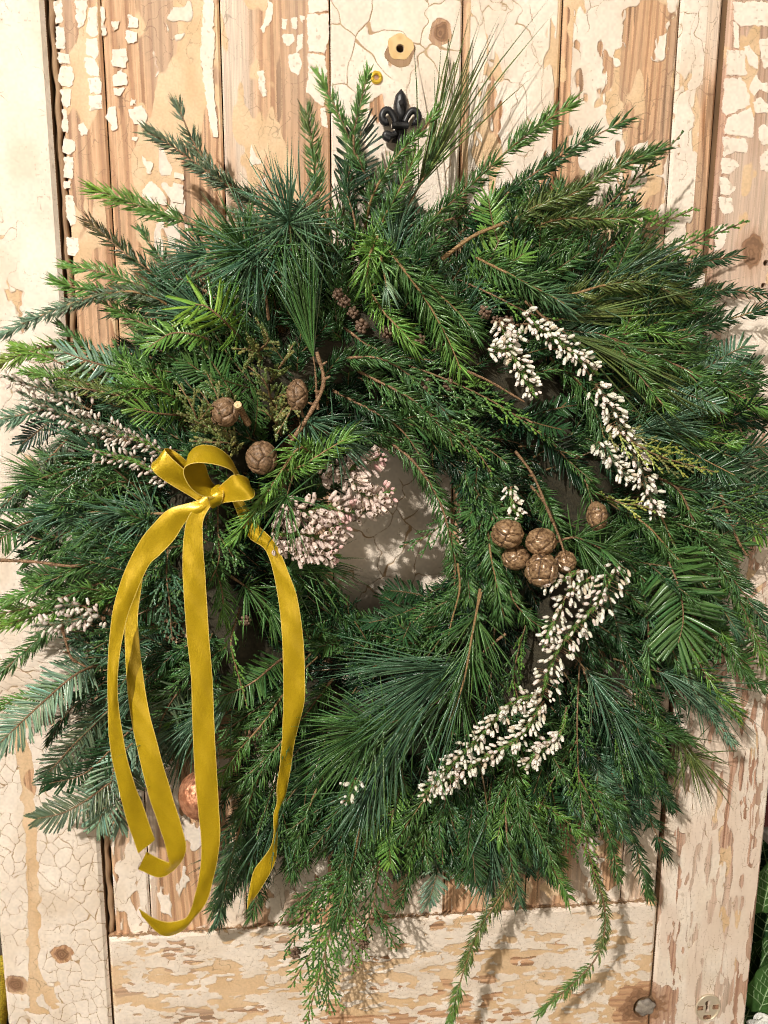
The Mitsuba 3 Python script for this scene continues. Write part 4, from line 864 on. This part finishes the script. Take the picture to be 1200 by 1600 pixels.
# ------------------------------------------------------------------ cones and the copper ornament
def cone_fn(a, b):
    def fn(p, n, uv):
        g = fbm(p.x * 420, p.y * 420, p.z * 420)
        return mix(a, b, smoothstep(0.25, 0.75, g))
    return fn
scene['gold_cone'] = princ(mikit.proc(cone_fn((0.11, 0.060, 0.030), (0.35, 0.22, 0.12))), 0.32, metallic=0.15, specular=0.5)
scene['brown_cone'] = princ(mikit.proc(cone_fn((0.10, 0.058, 0.030), (0.24, 0.145, 0.08))), 0.55)
scene['cone_core'] = princ((0.06, 0.034, 0.018), 0.9)
scene['dark_cone'] = princ(mikit.proc(cone_fn((0.07, 0.040, 0.025), (0.17, 0.105, 0.065))), 0.6)
SPH = trimesh.creation.icosphere(subdivisions=4)
def cone(x, y, rx, ry, d, bsdf, label, axis=(0.2, -0.9, 0.3), n=13, group=None):
    k = thing('cypress_cone', label, 'cone', group)
    c = P(x, y, d); V = np.array(SPH.vertices); Fc = np.array(SPH.faces)
    i = np.arange(n) + 0.5; ph = np.arccos(1 - 2 * i / n); th = np.pi * (1 + 5 ** 0.5) * i
    S_ = np.stack([np.cos(th) * np.sin(ph), np.sin(th) * np.sin(ph), np.cos(ph)], 1) + rng.normal(0, .2, (n, 3)); S_ = norm(S_)
    z = norm(np.array(axis, float)); xx = norm(np.cross(z, [0.3, 0.1, 1])); M = np.stack([xx, np.cross(z, xx), z], 1)
    S_ = S_ @ M.T
    dots = V @ S_.T; o = np.sort(dots, axis=1); own = dots.argmax(1)
    gap = o[:, -1] - o[:, -2]
    h = 0.90 + 0.10 * smooth_np(gap / 0.09) + 0.035 * np.clip((o[:, -1] - 0.955) / 0.045, 0, 1) ** 2
    sc = np.array([rx, (rx + ry) / 2, ry]) * MM * (1 - d)
    add('core', (V * 0.90 * sc + c, Fc), 'cone_core', k, smooth=True)
    h = h + 0.012 * np.sin(V @ rng.normal(0, 14, 3)) * np.sin(V @ rng.normal(0, 14, 3)) + 0.010 * np.sin(V @ rng.normal(0, 30, 3)) - 0.02 * np.exp(-(((o[:, -1] - .975) / .008) ** 2))
    fo = own[Fc]
    for s in range(n):
        m = (fo == s).sum(1) >= 2
        if m.sum() < 8: continue
        idx = np.unique(Fc[m]); mp = -np.ones(len(V), int); mp[idx] = np.arange(len(idx))
        vv = V[idx]; hh = h[idx]
        cen = S_[s]
        out = np.where((own[idx] == s), hh, 0.885)
        p = cen + (vv - cen) * 0.993
        top = p * out[:, None] * (1 + rng.normal(0, .03)) * sc + c
        add('scale', (top, mp[Fc[m]]), bsdf, k, smooth=50)
def smooth_np(t): t = np.clip(t, 0, 1); return t * t * (3 - 2 * t)
cone(793, 834, 26, 23, .125, 'gold_cone', 'brown-gold cone, upper left of the cluster right of the hole', (-0.4, -0.8, 0.3))
cone(846, 846, 25, 22, .13, 'gold_cone', 'brown-gold cone, upper right of the cluster, behind the arching twig', (-0.1, -0.8, 0.5))
cone(806, 872, 23, 20, .118, 'gold_cone', 'half hidden brown-gold cone at the left end of the cluster', (-0.6, -0.7, 0.1))
cone(846, 891, 26, 28, .142, 'gold_cone', 'largest brown-gold cone, lowest and foremost of the cluster', (0.0, -0.95, 0.2))
cone(884, 878, 17, 18, .13, 'gold_cone', 'small brown-gold cone at the right end of the cluster, against the twig', (0.3, -0.9, 0.2))
cone(933, 806, 17, 24, .125, 'gold_cone', 'single golden cone below the upper heather, under a yellow-green tip', (0.3, -0.8, 0.4))
cone(352, 644, 21, 22, .125, 'brown_cone', 'brown cone with a cut twig stub beside it, above the bow', (0.1, -0.9, -0.3))
cone(464, 618, 16, 24, .12, 'brown_cone', 'shadowed brown cone half behind the olive juniper', (0.3, -0.9, 0.1))
cone(409, 715, 23, 25, .135, 'brown_cone', 'brown cone right of the bow, lit from the left', (-0.2, -0.9, 0.1))
# the cut stub by the first of them
def cut_fn(p, n, uv): return mix((0.50, 0.34, 0.17), (0.66, 0.48, 0.27), noise(p.x * 900, p.y * 900, p.z * 900))
scene['cut_wood'] = princ(mikit.proc(cut_fn), 0.6)
k = add('bare_twig', tube(bspl([P(388, 662, .115), P(380, 648, .124), P(372, 634, .138)], 12), 0.0034, 10), 'bark', wreath, smooth=30, label='short twig with a pale cut end above the bow')
pa, pb = P(372.3, 634.5, .1375), P(371.3, 632, .1400)
add('cut_end', tube([pa, pb], 0.0036, 14), 'cut_wood', k)
# little dark cones in the middle
def small_cone(x, y, d, r=9):
    c = P(x, y, d); parts = []
    ax = norm(np.array([rng.normal(0, .5), -1, rng.normal(-.3, .5)]))
    for j in range(16):
        s = j / 15; a = j * 2.4
        u = norm(np.cross(ax, [0.2, 0.3, 1])); w = np.cross(ax, u)
        rad = math.sin(math.pi * (0.15 + 0.8 * s))
        dirv = norm(math.cos(a) * u + math.sin(a) * w + ax * 0.7)
        b = c + ax * (s - .5) * r * 1.6 * MM
        t = b + dirv * r * MM * rad
        m = trimesh.creation.icosphere(subdivisions=1, radius=1)
        q = np.array(m.vertices) * np.array([.30, .22, .30]) * rng.uniform(.7, 1.2) * r * MM
        parts.append((q + t, np.array(m.faces)))
        parts.append(tube([b, t], r * MM * .2, 5))
    add('small_cone', join(parts), 'dark_cone', wreath, smooth=True)
for x, y in ((540, 472), (553, 488), (568, 508), (530, 462), (757, 486), (775, 500), (793, 506), (662, 598), (702, 598), (605, 520), (655, 530), (463, 1487), (568, 1474), (385, 968)):
    small_cone(x, y, .104 if y < 1200 else .085, rng.uniform(7.5, 10))

orn = thing('copper_ornament', 'oval copper coloured ornament half hidden behind the middle ribbon tail', 'ornament')
def copper_fn(p, n, uv):
    g = fbm(p.x * 260, p.y * 260, p.z * 160)
    return mix((0.40, 0.15, 0.075), (0.66, 0.31, 0.18), smoothstep(0.3, 0.65, g))
scene['copper'] = {'type': 'bumpmap', 'arbitrary': mikit.proc(lambda p, n, uv: fbm(p.x * 320, p.y * 320, p.z * 150), eps=0.0004), 'scale': 0.0022, 'bsdf': princ(mikit.proc(copper_fn), 0.46, metallic=0.55, specular=0.5)}
c = P(312, 1243, .105); V = np.array(SPH.vertices)
zz = V[:, 2]
rr = 1 + 0.05 * zz - 0.10 * np.clip(zz - .75, 0, 1) * 2
add('body', (V * np.stack([rr, rr, np.ones_like(rr)], 1) * np.array([32, 32, 37]) * MM * 0.95 + c, np.array(SPH.faces)), 'copper', orn, smooth=True)
add('stalk', tube(bspl([c + [0, 0, 0.024], c + [0.002, 0.004, 0.034], c + [0.006, 0.008, 0.05]], 10), 0.0026, 8), 'bark', orn, smooth=True)
add('calyx', (V * np.array([9, 9, 3.5]) * MM + c + [0, 0, -0.0262], np.array(SPH.faces)), 'bark', orn, smooth=True)


# ------------------------------------------------------------------ heather
def floret_mesh(bud=False):
    k = 7; prof = [(0.0, .30), (.18, .78), (.45, 1.0), (.75, .86), (.92, .62), (1.0, .74)] if not bud else [(0, .3), (.25, .85), (.55, 1.0), (.85, .6), (1.0, .05)]
    an = np.arange(k) * 2 * np.pi / k
    v = np.vstack([np.stack([np.cos(an) * r, np.sin(an) * r, np.full(k, z)], 1) for z, r in prof])
    inner = [(1.0, .55), (.80, .45)] if not bud else []
    for z, r in inner: v = np.vstack([v, np.stack([np.cos(an) * r, np.sin(an) * r, np.full(k, z)], 1)])
    m = len(prof) + len(inner); f = []
    for r in range(m - 1):
        for i in range(k):
            a, b = r * k + i, r * k + (i + 1) % k
            f += [[a, b, b + k], [a, b + k, a + k]]
    for ring, flip in ((0, True), (m - 1, False)):
        v = np.vstack([v, v[ring * k:(ring + 1) * k].mean(0)]); ce = len(v) - 1
        for i in range(k):
            q = [ring * k + i, ring * k + (i + 1) % k, ce]
            f.append(q[::-1] if flip else q)
    return v, np.array(f)
FV, FF = floret_mesh(); BV, BF = floret_mesh(True)
def floret_color(v, base, tip, throat):
    z = np.clip(v[:, 2], 0, 1)[:, None]; rr = np.hypot(v[:, 0], v[:, 1])[:, None]
    c = np.array(base) * (1 - z) + np.array(tip) * z
    return np.where((z > .7) & (rr < .60), np.array(throat), c)
WHITE = [((.56, .55, .42), (.78, .75, .70)), ((.50, .50, .36), (.72, .68, .60)), ((.62, .52, .45), (.78, .68, .64)), ((.44, .36, .25), (.62, .52, .40))]
PINK = [((.46, .35, .31), (.64, .52, .47)), ((.40, .31, .27), (.56, .46, .41)), ((.52, .27, .27), (.64, .45, .42)), ((.52, .40, .33), (.74, .62, .54))]
DUSTY = [((.52, .46, .38), (.68, .62, .56)), ((.48, .38, .33), (.62, .52, .47)), ((.55, .50, .42), (.72, .66, .60))]
def floret_ply(style, j, bud):
    q = 'bell_%s_%d_%d' % (style, j, bud)
    if q not in scene:
        base, tip = {'white': WHITE, 'pink': PINK, 'dusty': DUSTY}[style][j]
        v, f = (BV, BF) if bud else (FV, FF)
        scene[q] = {'type': 'shapegroup', 'bell': mikit.ply((v, f), 'bloom', True, color=floret_color(v, base, tip, (.22, .16, .10)))}
    return q
def heather(segs, style, label, single=True, leaf='fresh', size=1.0, dens=1.0, bare_part=0.0):
    """segs: (pixel path, depth0, depth1, half width in px); each flowering branch carries bells all round, mostly towards the viewer"""
    k = None; bag = Bag(); stems = []; spots = []
    for s, d0, d1, hw in segs:
        p = path3([tuple(map(float, q.split(','))) for q in s.split()], d0, d1, n=40, wob=.0004)
        stems.append((p, .0011, .0006))
        L = np.linalg.norm(np.diff(p, axis=0), axis=1).sum()
        spruce_needles(bag, p, .0062, leaf, (0, -1, 0), per=4200, spread=42, flat=.1, wd=.00034)
        n = int(L / .00120 * dens)
        ss = np.linspace(bare_part, 1, n) + rng.normal(0, .5 / n, n); ss = np.clip(ss, 0, 1)
        b, t, nn, bb, _ = stem_frames(p, ss, (0, -1, 0))
        for i in range(n):
            a = rng.uniform(-0.15, 1.15) * math.pi
            rad = math.cos(a) * bb[i] + math.sin(a) * nn[i]
            out = hw * MM * rng.uniform(.25, .75)
            tilt = rng.uniform(.2, 1.0)
            dirv = rad + t[i] * tilt + np.array([0, 0, -.15]); dirv /= np.linalg.norm(dirv)
            spots.append((b[i] + rad * out, dirv, ss[i]))
            if out > .004: stems.append((np.array([b[i], b[i] + rad * out]), .0003, .00025))
    k = thing('heather_sprig', label, 'heather')
    parts = [tube(p, np.linspace(a, c, len(p)), 5) for p, a, c in stems]
    add('stem', join(parts), 'bark', k, smooth=True)
    m, c = bag.done(); add('leaves', m, 'foliage', k, smooth=True, color=c, kind='stuff')
    small = []
    for i, (pos, dirv, s) in enumerate(spots):
        bud = s > .93 or rng.random() < .12
        pal = {'white': WHITE, 'pink': PINK, 'dusty': DUSTY}[style]; j = int(rng.integers(0, len(pal)))
        if style == 'white' and j == 3 and rng.random() < .7: j = 0
        if style == 'pink' and j == 2 and s < .8: j = 0
        if style == 'pink' and s > .93: j = 2
        ln = (.0072 if not bud else .0046) * size * rng.uniform(.85, 1.15); r = (.0019 if not bud else .0015) * size * rng.uniform(.88, 1.12)
        x = norm(np.cross(dirv, [.31, .2, .9])); y = np.cross(dirv, x)
        M = np.eye(4); M[:3, 0], M[:3, 1], M[:3, 2], M[:3, 3] = x * r, y * r, dirv * ln, pos
        if single:
            scene[key_for('floret', k)] = {'type': 'instance', 'to_world': T(M.tolist()), 'group': {'type': 'ref', 'id': floret_ply(style, j, bud)}}
        else:
            v, f = (BV, BF) if bud else (FV, FF); base, tip = {'white': WHITE, 'pink': PINK, 'dusty': DUSTY}[style][j]
            small.append((v @ M[:3, :3].T + M[:3, 3], f, floret_color(v, base, tip, (.22, .16, .10))))
    if small:
        bg = Bag()
        for q in small: bg.put(q)
        m, c = bg.done(); add('florets', m, 'bloom', k, smooth=True, color=c, kind='stuff')
heather([('965,880 935,940 895,985 865,1030 846,1088', .140, .130, 26), ('925,900 890,925 868,965 850,1010', .136, .130, 18), ('905,890 880,905 848,912', .140, .146, 12)], 'white', 'white heather branch just below the cluster of cones', dens=.8)
heather([('846,1085 800,1098 750,1150 705,1195 660,1245', .135, .125, 17), ('850,1095 812,1150 765,1180 722,1205 685,1238', .138, .125, 16)], 'white', 'long white heather sprig pointing down to the left, lowest of the white ones', dens=.95)
heather([('885,1105 878,1140 855,1162 818,1198', .13, .125, 12)], 'white', 'short white heather tip on a light green stem, right of the long sprig', bare_part=.35)
heather([('762,545 790,545 812,520', .125, .128, 12), ('780,500 800,550 818,585 836,618', .12, .13, 15)], 'white', 'small white heather tip nearest the top of the wreath')
heather([('815,490 855,520 895,550 930,582', .12, .125, 15)], 'white', 'white heather arching right behind long pine needles')
heather([('930,600 958,640 975,680 995,720 1012,765 1022,808', .12, .115, 18), ('935,690 965,730 985,750', .112, .115, 12)], 'white', 'white heather column running down the right side, above the lone cone', leaf='grey')
heather([('798,760 800,785 812,805', .12, .125, 12)], 'white', 'tiny white heather tip above the cluster of cones', size=.85)
heather([('430,792 470,800 510,792 548,800', .125, .13, 20), ('425,835 465,835 500,838 540,812', .13, .135, 20), ('430,850 470,862 500,862 528,868', .13, .135, 14), ('545,745 565,770 590,775 612,768', .11, .115, 16), ('530,790 560,800 585,790 605,775', .11, .115, 14), ('500,745 540,735 570,720 598,716', .10, .105, 18)], 'pink', 'pinkish heather with rosy tips at the left rim of the hole', dens=1.3, size=1.35)
heather([('140,640 80,612 40,600 8,588', .092, .085, 13), ('200,690 140,665 85,640 30,612', .092, .085, 13), ('230,700 180,672 130,655', .094, .09, 14)], 'dusty', 'faded grey-white heather at the upper left edge', dens=.6, leaf='grey', size=.85)
heather([('265,750 220,725 180,712 140,702', .115, .11, 13), ('265,715 225,690 190,680', .11, .105, 12)], 'dusty', 'faded white heather just left of the bow', dens=.7, size=.8)
heather([('165,965 130,965 95,975 55,978', .105, .10, 12), ('150,955 120,945 88,950', .10, .095, 12)], 'dusty', 'faded heather low at the left, behind the ribbon tails', dens=.6, leaf='grey')
heather([('555,1215 548,1235 545,1252', .125, .125, 12)], 'white', 'few white heather bells under the lower pine tuft', dens=.45)


# ------------------------------------------------------------------ what shows past the door's edges
plant = thing('potted_plant', 'green plant with pale veined leaves standing behind the right edge of the door', 'plant')
def vein_leaf(c, L, W, turn, tilt, roll, tone, name='leaf'):
    n, w = 22, 9
    s = np.linspace(0, 1, n); u = np.linspace(-1, 1, w)
    half = W * np.clip(np.sin(np.pi * np.clip(s, .02, .985) ** .62), 0, 1) ** .8
    x = half[:, None] * u; z = L * s[:, None] - 0.10 * L * np.abs(u) * (s[:, None] < .25) * 0 + 0 * x
    y = 0.12 * L * np.sin(s * 2.4)[:, None] - 0.18 * np.abs(x) + 0.012 * np.sin(s * 26)[:, None] * np.abs(u) * W * 2
    g = np.stack([x, y + 0 * x, z + 0 * x], -1)
    M = (trimesh.transformations.rotation_matrix(turn, [0, 1, 0]) @ trimesh.transformations.rotation_matrix(tilt, [1, 0, 0]) @ trimesh.transformations.rotation_matrix(roll, [0, 0, 1]))[:3, :3]
    g2 = g @ M.T + c
    du, dv = np.gradient(g2, axis=0), np.gradient(g2, axis=1); nn = norm(np.cross(du, dv) + 1e-12)
    th = .0005; m = n * w
    i, j = np.meshgrid(np.arange(n - 1), np.arange(w - 1), indexing='ij'); a = i * w + j
    qd = np.stack([a, a + 1, a + w + 1, a + w], -1).reshape(-1, 4)
    v = np.vstack([(g2 + nn * th).reshape(-1, 3), (g2 - nn * th).reshape(-1, 3)])
    col = np.tile(np.array(TONE[tone]), (len(v), 1)) * rng.uniform(.8, 1.2, (len(v), 1))
    k = add(name, (v, np.vstack([qd[:, [0, 1, 2]], qd[:, [0, 2, 3]], qd[:, [0, 2, 1]] + m, qd[:, [0, 3, 2]] + m])), 'foliage', plant, smooth=True, color=col)
    def on(si, uj):
        fi, fj = si * (n - 1), (uj + 1) / 2 * (w - 1); i0, j0 = min(int(fi), n - 2), min(int(fj), w - 2); a_, b_ = fi - i0, fj - j0
        return (g2[i0, j0] * (1 - a_) + g2[i0 + 1, j0] * a_) * (1 - b_) + (g2[i0, j0 + 1] * (1 - a_) + g2[i0 + 1, j0 + 1] * a_) * b_ + np.array([0, -.0012, 0])
    parts = [tube(np.array([on(q, 0) for q in np.linspace(0.02, .97, 16)]), .0011, 5)]
    for q in np.linspace(.08, .82, 8):
        for sd in (-1, 1):
            pts = np.array([on(min(q + .16 * t_, .98), sd * t_ * .85) for t_ in np.linspace(0, 1, 8)])
            parts.append(tube(pts, np.linspace(.0009, .0004, 8), 4))
            for t0 in (.35, .65):
                pts = np.array([on(min(q + .16 * (t0 + .25 * e_) + .05 * e_, .98), sd * (t0 + .1 * e_) * .85) for e_ in np.linspace(0, 1, 4)])
                parts.append(tube(pts, .0005, 4))
    vm = join(parts)
    add('veins', vm, 'foliage', k, smooth=True, color=np.tile(np.array([.30, .42, .22]), (len(vm[0]), 1)))
for (x, y, dep, L, W, tu, ti, ro, tn) in ((1190, 1425, .10, .11, .045, .25, .15, .2, 'mid'), (1205, 1380, .14, .13, .05, -.3, .1, -.2, 'dark'), (1185, 1580, .09, .13, .045, .35, .2, .1, 'mid'), (1215, 1560, .12, .14, .05, .1, .1, .3, 'mid'),
                                          (1165, 1560, .13, .12, .05, .5, .0, 0, 'mid'), (1230, 1480, .16, .15, .055, -.2, 0, 0, 'mid'), (1180, 1500, .15, .12, .05, .2, .1, -.3, 'dark'), (1245, 1620, .10, .15, .05, -.4, .15, .2, 'mid'), (1150, 1640, .16, .14, .05, .3, .1, .0, 'dark'), (1205, 1470, .085, .075, .03, .9, .3, .2, 'fresh')):
    vein_leaf(P(x, y, -dep), L, W, tu, ti, ro, tn)
for q in range(7):
    a = P(1190 + 12 * q, 1640, -.14); add('leaf_stalk', tube(bspl([a + [0, 0, -.2], a + [.004, 0, -.06], a + [rng.normal(0, .01), 0, .05]], 12), .0018, 6), 'foliage', plant, smooth=True, color=np.tile(np.array(TONE['mid']), (74, 1)))
# its white flower
scene['white_petal'] = {'type': 'twosided', 'bsdf': princ((.80, .80, .76), .6)}
def petal(c, L, W, turn, tilt, holder):
    n, w = 12, 7; s = np.linspace(0, 1, n); u = np.linspace(-1, 1, w)
    half = W * np.sin(np.pi * np.clip(s, .06, .97)) ** .6
    x = half[:, None] * u; y = -.25 * L * (s ** 2)[:, None] + .3 * np.abs(x); z = L * s[:, None] + 0 * x
    g = np.stack([x, y, z], -1) @ (trimesh.transformations.rotation_matrix(turn, [0, 1, 0]) @ trimesh.transformations.rotation_matrix(tilt, [1, 0, 0]))[:3, :3].T + c
    nn = norm(np.cross(np.gradient(g, axis=0), np.gradient(g, axis=1)) + 1e-12); m = n * w; th = .0004
    i, j = np.meshgrid(np.arange(n - 1), np.arange(w - 1), indexing='ij'); a = i * w + j; qd = np.stack([a, a + 1, a + w + 1, a + w], -1).reshape(-1, 4)
    add('petal', (np.vstack([(g + nn * th).reshape(-1, 3), (g - nn * th).reshape(-1, 3)]), np.vstack([qd[:, [0, 1, 2]], qd[:, [0, 2, 3]], qd[:, [0, 2, 1]] + m, qd[:, [0, 3, 2]] + m])), 'white_petal', holder, smooth=True)
fl = thing('white_flower', 'white flower low at the right edge of the door, below the veined leaves', 'flower')
for x, y, tu in ((1178, 1600, .9), (1180, 1604, -.2), (1185, 1606, -.9), (1176, 1606, 1.7), (1190, 1612, .4)):
    petal(P(x, y, -.06), .032, .014, tu, .3, fl)
# wall far behind
scene['far_wall'] = princ((.16, .12, .09), .9)
add('wall', mesh_of(chamfer_box(-2.5, 2.5, 1.2, 1.3, -1.6, 1.6, .01)), 'far_wall', kind='structure', label='dim wall behind the door')
# dark red post and white ledge glimpsed on the right, yellow cloth on the left
scene['red_paint'] = princ((.12, .018, .014), .5)
a, b = P(1196, 1180, -.10), P(1230, 1292, -.10)
add('red_box', mesh_of(chamfer_box(a[0], b[0] + .04, .10, .20, b[2], a[2], .003)), 'red_paint', label='dark red box edge glimpsed past the door, above the plant', cat='box')
a = P(1190, 1296, -.11)
scene['white_gloss'] = princ((.78, .77, .74), .35)
add('white_tray', mesh_of(chamfer_box(a[0], a[0] + .09, .085, .24, a[2] - .012, a[2], .003)), 'white_gloss', label='white tray edge under the dark red box', cat='tray')
def cloth_fn(p, n, uv):
    g = noise(p.x * 900, p.y * 900, p.z * 900)
    return mix((.34, .23, .015), (.72, .56, .05), smoothstep(.25, .8, g))
scene['cloth_weave'] = {'type': 'bumpmap', 'arbitrary': mikit.proc(lambda p, n, uv: noise(p.x * 900, p.y * 900, p.z * 900), eps=.0004), 'scale': .0015, 'bsdf': princ(mikit.proc(cloth_fn), .6, sheen=.5)}
zz = np.linspace(0, 1, 40)
pc = np.array([P(-14 + 6 * math.sin(t * 5), 1510 + 150 * t, -.03) for t in zz])
v, f = tube(pc, .020 + .003 * np.sin(zz * 9), 20)
add('yellow_cloth', (v + .0012 * np.sin(v * 340).prod(1, keepdims=True), f), 'cloth_weave', smooth=True, label='rough golden yellow cloth at the left edge of the door, bottom corner', cat='cloth')
